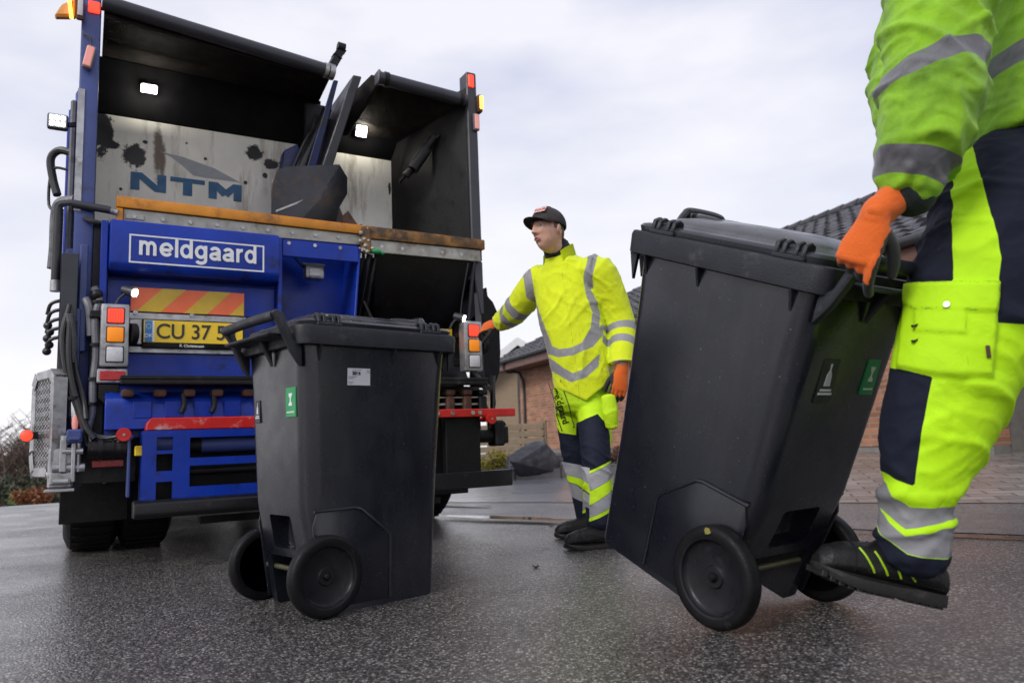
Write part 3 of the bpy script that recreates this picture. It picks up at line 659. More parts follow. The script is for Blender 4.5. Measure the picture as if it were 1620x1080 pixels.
# soot and rust stains in the plate's own paint
def stains(mt, spots, col, seed, soft=.16):
    t = mt.node_tree; L = t.links.new; b_ = t.nodes['Principled BSDF']; src_ = b_.inputs['Base Color'].links[0].from_socket
    co = N(t, 'ShaderNodeTexCoord'); cur = None
    for u, v, ru, rv in spots:
        s1 = N(t, 'ShaderNodeVectorMath', operation='SUBTRACT'); s1.inputs[1].default_value = (u-TX, 0, v); L(co.outputs['Object'], s1.inputs[0])
        s2 = N(t, 'ShaderNodeVectorMath', operation='MULTIPLY'); s2.inputs[1].default_value = (1/ru, 0, 1/rv); L(s1.outputs[0], s2.inputs[0])
        s3 = N(t, 'ShaderNodeVectorMath', operation='LENGTH'); L(s2.outputs[0], s3.inputs[0])
        if cur is None: cur = s3.outputs['Value']
        else:
            mn = N(t, 'ShaderNodeMath', operation='MINIMUM'); L(cur, mn.inputs[0]); L(s3.outputs['Value'], mn.inputs[1]); cur = mn.outputs[0]
    n1 = N(t, 'ShaderNodeTexNoise', Scale=16.0, Detail=9.0, Roughness=.72); L(co.outputs['Object'], n1.inputs['Vector'])
    ad = N(t, 'ShaderNodeMath', operation='MULTIPLY_ADD'); ad.inputs[1].default_value = 2.4; L(n1.outputs['Fac'], ad.inputs[0]); L(cur, ad.inputs[2])
    rp_ = ramp(t, 2.05/4, (2.05+soft)/4, (1, 1, 1, 1), (0, 0, 0, 1)); dv = N(t, 'ShaderNodeMath', operation='DIVIDE'); dv.inputs[1].default_value = 4; L(ad.outputs[0], dv.inputs[0]); L(dv.outputs[0], rp_.inputs['Fac'])
    mx_ = N(t, 'ShaderNodeMix', data_type='RGBA'); mx_.inputs['B'].default_value = c4(col); L(rp_.outputs[0], mx_.inputs['Factor']); L(src_, mx_.inputs['A']); L(mx_.outputs['Result'], b_.inputs['Base Color'])
stains(M['white_plate'], [(.45, 2.53, .022, .13), (.475, 2.47, .016, .10), (1.6, 2.3, .02, .2)], (.15, .11, .08), 1, .8)
stains(M['white_plate'], [(.315, 2.485, .072, .085), (.125, 2.62, .07, .16), (.17, 2.535, .06, .035), (1.055, 2.62, .065, .055), (1.17, 2.56, .05, .035), (.37, 2.585, .018, .014), (.74, 2.53, .014, .014), (1.13, 2.47, .02, .025), (1.0, 2.40, .012, .014), (1.29, 2.5, .06, .16), (.62, 2.62, .01, .01), (.24, 2.25, .012, .012), (1.80, 2.14, .02, .01), (2.05, 2.5, .015, .05)], (.008, .008, .009), 2)
# NTM lettering: wide block capitals, lower edges sloping with the plate
def letters(polys, mat, name, parent, th=.002):
    b = TB()
    for pl in polys: b.prism([U(u, .597, v) for u, v in pl], (0, th, 0))
    return tpart(name, b, mat, parent, 0)
def mapL(u, v): return (.294+u*.694, 2.258+v*.117)
def tr(pl): return [mapL(u, v) for u, v in pl]
NT = [[(0, 0), (.075, 0), (.075, 1), (0, 1)], [(0, 1), (.095, 1), (.30, .0), (.205, .0)], [(.225, 0), (.30, 0), (.30, 1), (.225, 1)]]
TT = [[(.335, .74), (.64, .74), (.64, 1), (.335, 1)], [(.447, 0), (.528, 0), (.528, .74), (.447, .74)]]
MT = [[(.675, 0), (.75, 0), (.75, 1), (.675, 1)], [(.675, 1), (.755, 1), (.875, .45), (.80, .18)], [(.98, 1), (.90, 1), (.80, .45), (.855, .18)], [(.905, 0), (.98, 0), (.98, 1), (.905, 1)]]
for nm_, gl in (('letter', NT), ('letter', TT), ('letter', MT)):
    b = TB()
    for i_, pl in enumerate(gl): b.prism([U(u, .5965-.0004*i_, v) for u, v in tr(pl)], (0, .003, 0))
    tpart(nm_, b, M['teal'], wp, 0)
b = TB(); b.prism([U(u, .598, v) for u, v in ((.46, 2.535), (.60, 2.52), (.80, 2.47), (.965, 2.395), (.74, 2.398), (.665, 2.402), (.60, 2.46), (.53, 2.51))], (0, .001, 0)); tpart('swoosh', b, M['swoosh'], wp, 0)

# --- black compactor beam above the plates, hoods
b = TB(); b.prism([U(.097, .50, 3.07), U(1.5, .50, 3.05), U(1.5, .60, 2.74), U(.097, .60, 2.74)], (0, .04, 0), .003)
b.prism([U(1.5, .52, 2.92), U(2.4, .52, 2.92), U(2.2, .60, 2.73), U(1.5, .60, 2.73)], (0, .04, 0), .003)
b.b(.10, 2.4, .64, .70, 1.7, 3.0, 0)
tpart('compactor_beam', b, M['soot'])
b = TB(); b.prism([U(.11, .0, 3.10), U(1.46, .10, 3.05), U(1.49, .56, 3.04), U(.11, .56, 3.075)], (0, 0, .03), .004)
b.prism([U(.11, .0, 3.10), U(1.46, .10, 3.05), U(1.46, .10, 3.02), U(.11, .0, 3.06)], (0, .012, 0), .002)
hood = tpart('hood', b, M['hood'])
b = TB(); b.cyl(U(.10, -.03, 3.135), U(1.455, .08, 3.065), .045, n=20); tpart('hood_tube', b, M['grey'], hood)
b = TB(); b.cyl(U(1.40, .075, 3.068), U(1.425, .078, 3.066), .05, n=20); b.cyl(U(1.435, .079, 3.066), U(1.47, .081, 3.064), .052, n=20); tpart('collar', b, M['steel'], hood)
b = TB(); b.prism([U(1.77, .10, 3.07), U(2.41, .02, 3.0), U(2.24, .56, 2.84), U(1.62, .56, 2.88)], (0, 0, .03), .004)
b.prism([U(1.76, .06, 3.03), U(1.74, .10, 3.12), U(1.56, .56, 2.95), U(1.56, .56, 2.80), U(1.64, .40, 2.78)], (.03, 0, 0), .003)
hood2 = tpart('hood', b, M['hood'])
b = TB(); b.cyl(U(1.76, .02, 3.065), U(2.415, -.01, 3.015), .045, n=20); b.b(1.755, 1.775, -.01, .10, 3.02, 3.12, .01); tpart('hood_tube', b, M['grey'], hood2)
b = TB(); b.cyl(U(1.80, .018, 3.062), U(1.83, .017, 3.06), .052, n=20); b.cyl(U(2.36, -.008, 3.02), U(2.385, -.009, 3.018), .05, n=20); tpart('collar', b, M['dark'], hood2)
# arm standing above the tube, slanted divider beam, blue rams and links
b = TB(); b.bar(U(1.44, .09, 3.07), U(1.50, .10, 3.19), .055, .05); b.bar(U(1.495, .10, 3.185), U(1.53, .10, 3.25), .06, .055); b.cyl(U(1.50, .085, 3.262), U(1.55, .085, 3.258), .032, n=14); tpart('latch_arm', b, M['dark'])
b = TB(); b.prism([U(1.60, .06, 3.07), U(1.66, .06, 3.07), U(1.47, .20, 2.38), U(1.40, .20, 2.38)], (0, .07, 0), .006)
b.prism([U(1.60, .131, 3.07), U(1.53, .60, 2.95), U(1.42, .60, 2.35), U(1.41, .271, 2.38)], (.02, 0, 0), .003)
tpart('divider', b, M['grey'])
b = TB(); b.b(1.37, 1.52, .45, .59, 2.35, 3.0, .01); b.prism([U(1.36, .30, 2.42), U(1.52, .30, 2.42), U(1.58, .42, 2.9), U(1.50, .42, 2.9)], (0, .05, 0), .004); tpart('divider_plate', b, M['black'])
b = TB(); b.prism([U(1.475, .09, 3.02), U(1.505, .09, 3.02), U(1.38, .24, 2.40), U(1.32, .24, 2.40)], (0, .03, 0), .004)
b.prism([U(1.18, .34, 2.36), U(1.30, .34, 2.35), U(1.34, .34, 2.55), U(1.29, .34, 2.63), U(1.20, .34, 2.57)], (0, .10, 0), .006); tpart('blue_link', b, M['link_blue'])
b = TB(); b.cyl(U(1.30, .28, 2.42), U(1.50, .34, 2.92), .032, n=14); b.tube([U(1.28, .3, 2.45), U(1.35, .3, 2.62), U(1.42, .33, 2.86)], .012, 8, 6); b.tube([U(1.25, .3, 2.44), U(1.33, .27, 2.64), U(1.43, .33, 2.8)], .01, 8, 6); b.cyl(U(1.19, .30, 2.38), U(1.19, .34, 2.38), .05, n=16); tpart('hydraulic_ram', b, M['hose'])
b = TB(); b.cyl(U(2.06, .30, 2.50), U(2.26, .22, 2.80), .03, n=14); b.cyl(U(2.10, .26, 2.54), U(2.2, .24, 2.70), .042, n=14); b.bar(U(2.02, .33, 2.46), U(2.30, .22, 2.82), .05, .02); tpart('hydraulic_ram', b, M['dark'])
# scoop hanging in the hopper
b = TB()
def spoly(pts, w0, ext=.02):
    return [U(u, w0+dw, v) for u, v, dw in pts], (0, ext, 0)
b.prism(*spoly([(1.075, 2.0, .0), (1.075, 2.25, .0), (1.10, 2.325, .0), (1.155, 2.375, .0), (1.525, 2.455, .03), (1.37, 2.16, -.02), (1.24, 2.0, -.03)], .12), .003)
b.prism([U(1.525, .15, 2.455), U(1.595, .20, 2.39), U(1.605, .24, 2.29), U(1.54, .2, 2.18), U(1.48, .16, 1.98), U(1.24, .09, 2.0), U(1.37, .10, 2.16)], (.004, .02, 0), .002)
sc_ = tpart('scoop', b, M['scoop'])
b = TB(); b.prism([U(1.53, .195, 2.19), U(1.56, .20, 2.12), U(1.60, .21, 2.16), U(1.77, .24, 1.95), U(1.45, .16, 1.95)], (0, .02, 0), .002); tpart('rusty_tooth', b, M['rust'], sc_)
b = TB(); b.prism([U(1.10, .1165, 2.075), U(1.31, .1055, 2.185), U(1.325, .1055, 2.18), U(1.10, .1165, 2.062)], (0, .003, 0)); tpart('scrape_mark', b, M['steel'], sc_)

# --- sill: orange rail, bolted strip
b = TB(); b.prism([U(.20, -.06, 1.935), U(1.622, -.06, 1.925), U(1.622, -.06, 1.985), U(.20, -.06, 2.0)], (0, .10, 0), .006, 2); b.b(.20, .235, -.058, .0, 1.85, 1.93, .004); rail = tpart('rail', b, M['orange'])
b = TB(); b.prism([U(1.625, -.065, 1.90), U(2.50, -.065, 1.905), U(2.50, -.065, 1.975), U(1.625, -.065, 1.985)], (0, .10, 0), .006, 2); b.b(1.60, 1.66, -.075, -.03, 1.80, 1.975, .008); tpart('rail', b, M['rusty'])
b = TB(); b.prism([U(.237, -.045, 1.845), U(1.62, -.045, 1.855), U(1.62, -.045, 1.922), U(.237, -.045, 1.932)], (0, .05, 0), .003); b.prism([U(1.665, -.05, 1.815), U(2.47, -.05, 1.818), U(2.47, -.05, 1.90), U(1.665, -.05, 1.898)], (0, .05, 0), .003)
b.b(.245, .34, -.0515, -.0455, 1.873, 1.905, .003)
st = tpart('bolt_strip', b, M['strip'])
for i in range(15):
    u = .29+i*.105 if i < 13 else 0
    u = .29+i*.145; 
    if u > 2.45: break
    if 1.59 < u < 1.68: continue
    v = 1.89 if u < 1.62 else 1.857
    b = TB(); b.cyl(U(u, -.052 if u > .35 else -.058, v), U(u, -.044, v), .012, n=6); tpart('bolt', b, M['steel'], st)
b = TB(); rr = random.Random(8)
for i in range(16): b.ball(U(1.615+rr.uniform(-.03, .06), -.075+rr.uniform(-.005, .01), 1.905+rr.uniform(-.11, .08)), rr.uniform(.006, .016), 6)
tpart('dried_dirt', b, M['strip'])
b = TB(); b.ball(U(1.695, -.075, 1.815), .026, 8, (1.3, .7, .7)); b.ball(U(1.735, -.07, 1.808), .014, 8); tpart('green_scrap', b, M['green'])

# --- hopper front, left half: name box, blue recesses
b = TB(); b.prism([U(.17, -.13, 1.845), U(.17, -.13, 1.60), U(.17, -.10, 1.56), U(.17, .03, 1.56), U(.17, .03, 1.845)], (.90, 0, 0), .014, 2)
nb = tpart('name_panel', b, M['blue'])
b = TB(); x0, x1, z0, z1, t_ = .265, .978, 1.608, 1.768, .0085
for a, c, e, g in ((x0, x1, z1-t_, z1), (x0, x1, z0, z0+t_), (x0, x0+t_, z0+t_, z1-t_), (x1-t_, x1, z0+t_, z1-t_)): b.b(a, c, -.1325, -.129, e, g, 0)
tpart('letter_frame', b, M['white'], nb, 0)
# bold grotesque lower case, drawn as strokes
def ell(cx, cy, rx, ry, a0, a1, n=22): return [(cx+rx*math.cos(R(a0+(a1-a0)*i/n)), cy+ry*math.sin(R(a0+(a1-a0)*i/n))) for i in range(n+1)]
_W = .235; _h = _W/2
GL = {'m': (1.47, [[(.2, 0), (.2, 1)], [(.2, .5)]+ell(.44, .58, .24, .305, 180, 0)+[(.68, 0)], [(.68, .5)]+ell(.92, .58, .24, .305, 180, 0)+[(1.16, 0)]]),
      'e': (1.0, [ell(.5, .5, .365, .385, 2, 325, 40), [(.16, .47), (.84, .47)]]), 'l': (.44, [[(.22, 0), (.22, 1.38)]]),
      'd': (1.06, [ell(.47, .5, .325, .385, 0, 360, 40), [(.82, 0), (.82, 1.38)]]), 'g': (1.06, [ell(.47, .52, .325, .365, 0, 360, 40), [(.82, 1), (.82, .02)]+ell(.48, -.03, .34, .235, 0, -155)]),
      'a': (.99, [ell(.46, .64, .30, .245, 160, 0)+[(.76, .2), (.80, 0)], ell(.43, .29, .28, .19, 20, 340, 34), [(.50, .53), (.76, .56)]]), 'r': (.70, [[(.2, 0), (.2, 1)], [(.2, .48)]+ell(.52, .56, .32, .33, 180, 80)])}
def ribbon(pl, w):
    n = len(pl); Lf, Rt = [], []
    for i in range(n):
        a, q = Vec((*pl[max(i-1, 0)], 0)), Vec((*pl[min(i+1, n-1)], 0)); t = (q-a).normalized(); nn = Vec((-t.y, t.x, 0))*w/2; p_ = Vec((*pl[i], 0)); Lf.append(p_+nn); Rt.append(p_-nn)
    return Lf, Rt
def strokes(txt, u0, v0, w, sx, sz, mat, parent, name='letter'):
    x = 0
    for ch in txt:
        adv, st_ = GL[ch]; b = TB()
        for k, pl in enumerate(st_):
            Lf, Rt = ribbon(pl, _W)
            f = lambda q: U(u0+(x+q.x)*sx, w-.0004*k, v0+q.y*sz)
            for i in range(len(pl)-1):
                vs = [b.bm.verts.new(f(q)) for q in (Lf[i], Lf[i+1], Rt[i+1], Rt[i])]; b.bm.faces.new(vs)
        bmesh.ops.remove_doubles(b.bm, verts=b.bm.verts[:], dist=1e-6)
        bmesh.ops.solidify(b.bm, geom=b.bm.faces[:], thickness=.0007)
        tpart(name, b, mat, parent, 0); x += adv
    return x
_tot = sum(GL[k][0] for k in 'meldgaard'); strokes('meldgaard', .308, 1.655, -.1325, .634/_tot, .081, M['white'], nb)
b = TB(); b.b(.10, 1.08, .031, .08, 1.0, 1.85, .004); b.b(.13, .165, -.10, .03, .96, 1.84, .004); b.b(1.075, 1.10, -.06, .30, 1.02, 1.85, .004)
b.b(.17, 1.07, .008, .03, .97, 1.13, .003); b.b(.17, 1.07, .01, .03, 1.36, 1.54, .003)
tpart('hopper_front', b, M['blue'])
b = TB(); b.b(1.10, 1.60, .26, .30, 1.02, 1.85, .004); b.b(1.10, 1.585, -.055, -.035, 1.735, 1.845, .006); b.prism([U(1.585, -.05, 1.83), U(1.60, -.05, 1.83), U(1.545, -.05, 1.15), U(1.53, -.05, 1.15)], (0, .31, 0), .003)
b.prism([U(1.10, -.02, 1.16), U(1.53, .26, 1.30), U(1.53, .26, 1.0), U(1.10, -.02, 1.0)], (0, .02, 0), .003); b.b(1.10, 1.53, -.03, .26, .98, 1.02, .004)
rc = tpart('hopper_recess', b, M['blue'])
b = TB()
for u in (1.14, 1.30, 1.46): b.cyl(U(u, -.06, 1.82), U(u, -.052, 1.82), .012, n=6)
tpart('bolt', b, M['steel'], rc)
b = TB(); b.b(1.27, 1.39, .05, .14, 1.635, 1.725, .015, 2); b.b(1.255, 1.40, .06, .13, 1.72, 1.735, .004); il = tpart('work_lamp', b, M['steel'])
b = TB(); b.b(1.29, 1.365, .044, .052, 1.65, 1.70, .006); tpart('lens', b, M['l_white'], il)
b = TB(); b.tube([U(1.10, .0, 1.78), U(1.17, .02, 1.775), U(1.24, .06, 1.72), U(1.28, .1, 1.71)], .007, 8, 6); b.tube([U(.05, -.03, 1.86), U(.10, -.06, 1.835), U(.19, -.03, 1.83)], .014, 8, 6); tpart('cable', b, M['hose'])
# right half: black hopper shell
b = TB(); b.prism([U(1.61, -.04, 1.815), U(1.62, -.04, 1.815), U(1.75, .22, 1.12), U(1.60, .22, 1.05)], (.012, .01, 0), .002)
b.b(1.60, 2.46, .26, .30, .9, 1.85, 0); b.prism([U(1.70, -.03, 1.815), U(2.43, -.03, 1.815), U(2.36, .20, 1.35), U(1.76, .20, 1.35)], (0, .02, 0), .003); b.prism([U(1.76, .20, 1.35), U(2.36, .20, 1.35), U(2.4, .05, .98), U(1.60, .05, .98)], (0, .02, 0), .003)
for u, v0 in ((1.665, 1.80), (1.70, 1.78)): b.bar(U(u, -.03, v0), U(u-.10, .10, 1.12), .02, .03)
b.bar(U(1.63, .0, 1.50), U(1.72, -.02, 1.28), .015, .02)
tpart('hopper_shell', b, M['black'])
b = TB(); b.bar(U(2.425, -.03, 1.815), U(2.40, .12, 1.10), .012, .02); b.bar(U(2.46, .0, 1.60), U(2.49, .04, .98), .035, .03); b.tube([U(2.37, -.05, 1.80), U(2.33, .0, 1.5), U(2.30, -.05, 1.30)], .004, 6, 6); tpart('gas_strut', b, M['grey'])
# curved guard outside the right post
b = TB(); pr = [(2.50, 1.62), (2.545, 1.625), (2.56, 1.665), (2.57, 1.66), (2.575, 1.60), (2.62, 1.56), (2.66, 1.48), (2.67, 1.38), (2.67, 1.20), (2.655, 1.05), (2.61, .96), (2.50, .94)]
b.prism([U(u, .05+.12*(u-2.5), v) for u, v in pr], (.0, .20, 0), .006); tpart('mud_guard', b, M['rubber'])
# warning boards, plate
def chevron(u0, u1, v0, v1, w, flip=False, nst=5, off=0.0):
    b = TB(); b.b(u0, u1, w, w+.008, v0, v1, .001); base = tpart('warning_board', b, M['chev_o'])
    b = TB(); h = v1-v0; sl = h*.95
    step = .245
    for i in range(-1, 4):
        a = u0+off+i*step; q = [(a, v0), (a+step*.5, v0), (a+step*.5+sl, v1), (a+sl, v1)] if not flip else [(a+sl, v0), (a+step*.5+sl, v0), (a+step*.5, v1), (a, v1)]
        def clip(poly, lim, sg):
            o = []
            for (p, q2) in zip(poly, poly[1:]+poly[:1]):
                di, dj = sg*(p[0]-lim), sg*(q2[0]-lim)
                if di <= 0: o.append(p)
                if di*dj < 0: t = di/(di-dj); o.append((p[0]+(q2[0]-p[0])*t, p[1]+(q2[1]-p[1])*t))
            return o
        q = clip(q, u1-.003, 1)
        if len(q) > 2: q = clip(q, u0+.003, -1)
        if len(q) > 2: b.prism([U(u, w-.001, v) for u, v in q], (0, .001, 0))
    tpart('stripe', b, M['chev_y'], base, 0); return base
chevron(.285, .888, 1.362, 1.498, -.012, False, off=.03)
chevron(1.62, 2.25, 1.20, 1.335, -.012, True, off=.06)
b = TB(); b.b(.27, .90, -.014, .0, 1.318, 1.355, .003); b.b(.275, .90, -.012, .002, 1.13, 1.165, .003); b.b(.282, .345, -.02, -.006, 1.175, 1.317, .003)
for u in (.31, .60): b.cyl(U(u, -.024, 1.352), U(u, -.01, 1.352), .012, n=12)
tpart('steel_strip', b, M['steel'])
b = TB(); b.b(.343, .885, -.038, -.021, 1.155, 1.318, .008, 2); pf = tpart('number_plate', b, M['black'])
b = TB(); b.b(.352, .876, -.041, -.0385, 1.186, 1.31, .002); tpart('plate_face', b, M['plate_y'], pf)
b = TB(); b.b(.358, .395, -.0435, -.0415, 1.189, 1.307, .001); tpart('plate_band', b, M['plate_b'], pf)
b = TB(); b.b(.3955, .406, -.0435, -.0415, 1.189, 1.307, 0); tpart('plate_band', b, M['white'], pf)
b = TB()
for i in range(12):
    a = i*math.pi/6; b.cyl(U(.3765+math.cos(a)*.0125, -.0445, 1.275+math.sin(a)*.0125), U(.3765+math.cos(a)*.0125, -.043, 1.275+math.sin(a)*.0125), .0022, n=5)
tpart('star_ring', b, M['plate_y'], pf)
ttext('lettering', 'DK', .3765, -.0445, 1.222, .03, M['white'], pf, .0005)
ttext('lettering', 'CU 37 50', .412, -.0425, 1.246, .118, M['letter'], pf, .0012, 'LEFT', .98, sx=.92)
ttext('lettering', 'P. Christensen', .60, -.0395, 1.170, .022, M['white'], pf, .0005)

# --- lamp clusters
def cluster(u0, lit):
    b = TB(); b.b(u0, u0+.135, -.20, -.11, 1.03, 1.365, .012, 2); c = tpart('tail_lamp', b, M['steel'])
    for v, mt_ in ((1.255, M['l_redon'] if lit else M['l_red']), (1.155, M['l_amber']), (1.05, M['l_white'])):
        b = TB(); b.b(u0+.026, u0+.114, -.206, -.19, v, v+.09, .008, 2); tpart('bezel', b, M['black'], c)
        b = TB(); b.b(u0+.031, u0+.109, -.211, -.195, v+.005, v+.085, .008, 2)
        ln_ = tpart('lens', b, M['l_red'] if 'red' in mt_.name else mt_, c)
        if 'red' in mt_.name:
            b = TB()
            for i in range(6):
                for j in range(6): b.b(u0+.036+i*.0115, u0+.0445+i*.0115, -.2135, -.2105, v+.0105+j*.0115, v+.019+j*.0115, .001)
            tpart('led_grid', b, mt_, c)
    b = TB(); b.cyl(U(u0+.135, -.16, 1.21), U(u0+.165, -.15, 1.21), .06, n=20); b.b(u0+.02, u0+.12, -.10, .02, 1.08, 1.13, .005); b.b(u0+.02, u0+.12, -.10, .02, 1.27, 1.31, .005); tpart('lamp_bracket', b, M['rubber'], c)
    return c
cluster(.139, True); cluster(2.248, True)
b = TB(); b.b(.13, .272, -.20, -.15, .945, 1.02, .006); rf = tpart('rear_reflector', b, M['steel'])
b = TB(); b.b(.142, .262, -.206, -.195, .958, 1.008, .006); tpart('lens', b, M['reflector'], rf)
b = TB(); b.prism([U(.14, -.19, .94), U(.235, -.19, .94), U(.235, -.19, .87), U(.205, -.19, .84), U(.165, -.19, .84), U(.14, -.19, .87)], (0, .02, 0), .003); b.cyl(U(.17, -.20, .9), U(.17, -.188, .9), .01, n=6); b.cyl(U(.215, -.20, .9), U(.215, -.188, .9), .01, n=6); tpart('bracket', b, M['dark'])
b = TB(); b.b(.175, .26, -.20, -.18, .80, .815, .002); tpart('reflector_strip', b, M['red'])
def spot(u, v, w=-.16, dx=.05, lit='l_on', r=.026):
    b = TB(); b.cyl(U(u-.05, w+.04, v+.02), U(u, w, v), r*.95, r*1.05, n=18); b.tube([U(u-.09, w+.03, v-.07), U(u-.07, w+.03, v-.03), U(u-.03, w+.02, v+.01)], .008, 6, 4); s_ = tpart('spot_lamp', b, M['grey'])
    b = TB(); b.cyl(U(u+.0005, w-.001, v-.0005), U(u+.006, w-.005, v-.003), r*.85, r*.8, n=18); tpart('lens', b, M[lit], s_)
spot(.295, 1.435, -.17); spot(2.262, 1.385, -.17)

# --- loading rim, comb, red strip, slotted frame
b = TB(); b.b(.232, 2.33, -.36, -.33, .925, .95, .006); b.b(.235, 2.33, -.33, .0, .955, .975, .004); b.b(.232, 2.33, -.355, -.335, .952, .972, .003); tpart('shelf', b, M['dark'])
b = TB(); b.b(.17, 1.42, -.18, -.16, .66, .935, .004); b.prism([U(.17, -.29, .80), U(.17, -.27, .86), U(.17, -.185, .90), U(.17, -.185, .70), U(.17, -.30, .70)], (1.25, 0, 0), .004); cb = tpart('comb_plate', b, M['blue'])
for u in (.27, .42, .56, .70, .86, 1.02, 1.18): 
    b = TB(); b.b(u-.03, u+.03, -.325, -.22, .865, .905, .012, 2); tpart('comb_tooth', b, M['rust'], cb)
for u in (.34, .49, .63, .78, .94, 1.1):
    b = TB(); b.b(u-.045, u+.045, -.298, -.284, .755, .845, .004); tpart('comb_pocket', b, M['blue'], cb)
b = TB()
for u in (.53, .68): b.tube([U(u, -.31, .88), U(u+.005, -.315, .82), U(u-.01, -.32, .78)], .014, 8, 4)
tpart('hook', b, M['dark'])
b = TB(); b.b(1.42, 2.36, -.18, -.16, .60, .93, .004); cb2 = tpart('comb_plate', b, M['black'])
for u in (1.5, 1.65, 1.8, 1.95, 2.08, 2.2, 2.31):
    b = TB(); b.b(u-.028, u+.028, -.325, -.18, .74, .86, .01); b.b(u-.032, u+.032, -.33, -.19, .862, .90, .012, 2); tpart('comb_tooth', b, M['rust'] if u != 2.31 else M['dark'], cb2)
b = TB(); b.b(1.45, 2.36, -.30, -.28, .80, .815, .003); b.b(1.45, 2.36, -.305, -.285, .845, .855, .003); tpart('cross_bar', b, M['steel'], cb2)
b = TB(); b.prism([U(.35, -.40, .69), U(.355, -.40, .725), U(.375, -.40, .752), U(1.42, -.40, .752), U(1.42, -.40, .69)], (0, .12, 0), .004); tpart('red_strip', b, M['chip_red'])
b = TB(); b.b(1.425, 2.50, -.40, -.36, .722, .772, .004); rs = tpart('red_strip', b, M['red'])
b = TB()
for u in (1.7, 1.95, 2.05, 2.19, 2.24): b.cyl(U(u, -.408, .748), U(u, -.398, .748), .013, n=10)
tpart('bolt', b, M['steel'], rs)
b = TB(); ys = (-.42, -.405)
cols = [(.335, .40), (.475, .555), (1.40, 1.46)]; rows_ = [(.30, .335), (.40, .46), (.56, .60), (.66, .688)]
rows_ = [(.32, .345), (.425, .47), (.548, .588), (.652, .688)]
for a, c in cols: b.b(a, c, ys[0], ys[1], .30, .688, 0)
for e, g in ((.30, .335), (.432, .485), (.57, .588), (.655, .688)): b.b(.40, .475, ys[0]+.0005, ys[1]-.0005, e, g, 0)
for e, g in ((.30, .40), (.505, .545), (.648, .688)): b.b(.555, 1.40, ys[0]+.0005, ys[1]-.0005, e, g, 0)
b.b(.335, .345, -.404, -.20, .30, .688, 0)
tpart('slotted_frame', b, M['blue'])
b = TB(); b.b(.35, 1.46, -.22, -.20, .28, .69, 0); b.cyl(U(.56, -.32, .605), U(1.42, -.32, .615), .035, n=16); b.cyl(U(.56, -.32, .47), U(1.42, -.32, .475), .018, n=12); tpart('push_rod', b, M['dark'])
b = TB(); b.cyl(U(.62, -.32, .605), U(1.0, -.32, .608), .038, n=16); b.cyl(U(.38, -.32, .62), U(.49, -.32, .62), .05, n=16); tpart('hydraulic_ram', b, M['blue_post'])
b = TB(); b.cyl(U(.10, -.28, .605), U(.28, -.28, .605), .042, n=18); b.cyl(U(.145, -.28, .605), U(.165, -.28, .605), .055, n=18); b.cyl(U(.205, -.28, .605), U(.215, -.28, .605), .05, n=18); tpart('axle_tube', b, M['dark'])
b = TB(); b.b(.275, .29, -.33, -.23, .36, .665, .004); b.b(.268, .30, -.325, -.235, .65, .67, .004); tpart('side_plate', b, M['blue_post'])
b = TB(); b.b(.305, .36, -.39, -.33, .565, .615, .004); tpart('warning_tag', b, M['plate_y'])
b = TB(); b.b(.12, .265, -.20, -.19, .515, .55, .003); b.b(2.40, 2.45, -.20, -.19, .55, .62, .003); tpart('reflector_strip', b, M['reflector'])
for u, v in ((.252, .672), (2.305, .706)):
    b = TB(); b.cyl(U(u, -.44, v), U(u, -.42, v), .032, .034, n=24); b.cyl(U(u, -.42, v), U(u, -.30, v), .016, n=12); bf = tpart('buffer', b, M['red'])
    b = TB(); b.cyl(U(u, -.4425, v), U(u, -.4395, v), .006, n=10); tpart('screw', b, M['steel'], bf)
b = TB(); b.prism([U(.30, -.50, .335), U(.30, -.45, .348), U(.30, -.32, .345), U(.30, -.32, .255), U(.30, -.49, .262), U(.30, -.505, .28)], (1.5, 0, 0), .01, 2); b.b(.62, 2.0, -.30, -.24, .20, .24, .004); tpart('bumper', b, M['black'])
b = TB(); b.bar(U(.62, -.3, .243), U(1.2, -.3, .243), .01, .008); tpart('bumper_trim', b, M['steel'])
b = TB(); b.b(2.02, 2.26, -.36, -.30, .30, .735, .005); b.b(1.45, 2.05, -.25, -.2, .30, .72, .004); tpart('leg_plate', b, M['rubber'])
b = TB(); b.b(1.80, 2.46, -.40, -.33, .285, .385, .004); tpart('low_beam', b, M['black'])
b = TB(); b.cyl(U(2.27, -.26, .60), U(2.41, -.26, .60), .042, n=16); b.b(2.39, 2.46, -.33, -.2, .535, .70, .012); b.b(2.43, 2.49, -.32, -.22, .55, .66, .008)
for k in range(6): b.box(U(2.46+.02*math.cos(k), -.28, .57+.02*k), (.03, .03, .02), Euler((0, k*.5, .3)), .003)
tpart('coupling', b, M['dark'])
b = TB(); b.tube([U(2.33, -.2, .84), U(2.37, -.25, .78), U(2.40, -.26, .70), U(2.38, -.25, .63)], .014, 8, 6); b.tube([U(2.35, -.1, 1.02), U(2.42, -.2, .92), U(2.44, -.22, .80), U(2.36, -.2, .72)], .012, 8, 6); b.bar(U(2.43, -.22, .78), U(2.44, -.22, 1.0), .03, .02); b.tube([U(2.28, -.15, 1.08), U(2.36, -.18, .98), U(2.4, -.2, .9)], .018, 8, 6); tpart('hose', b, M['hose'])

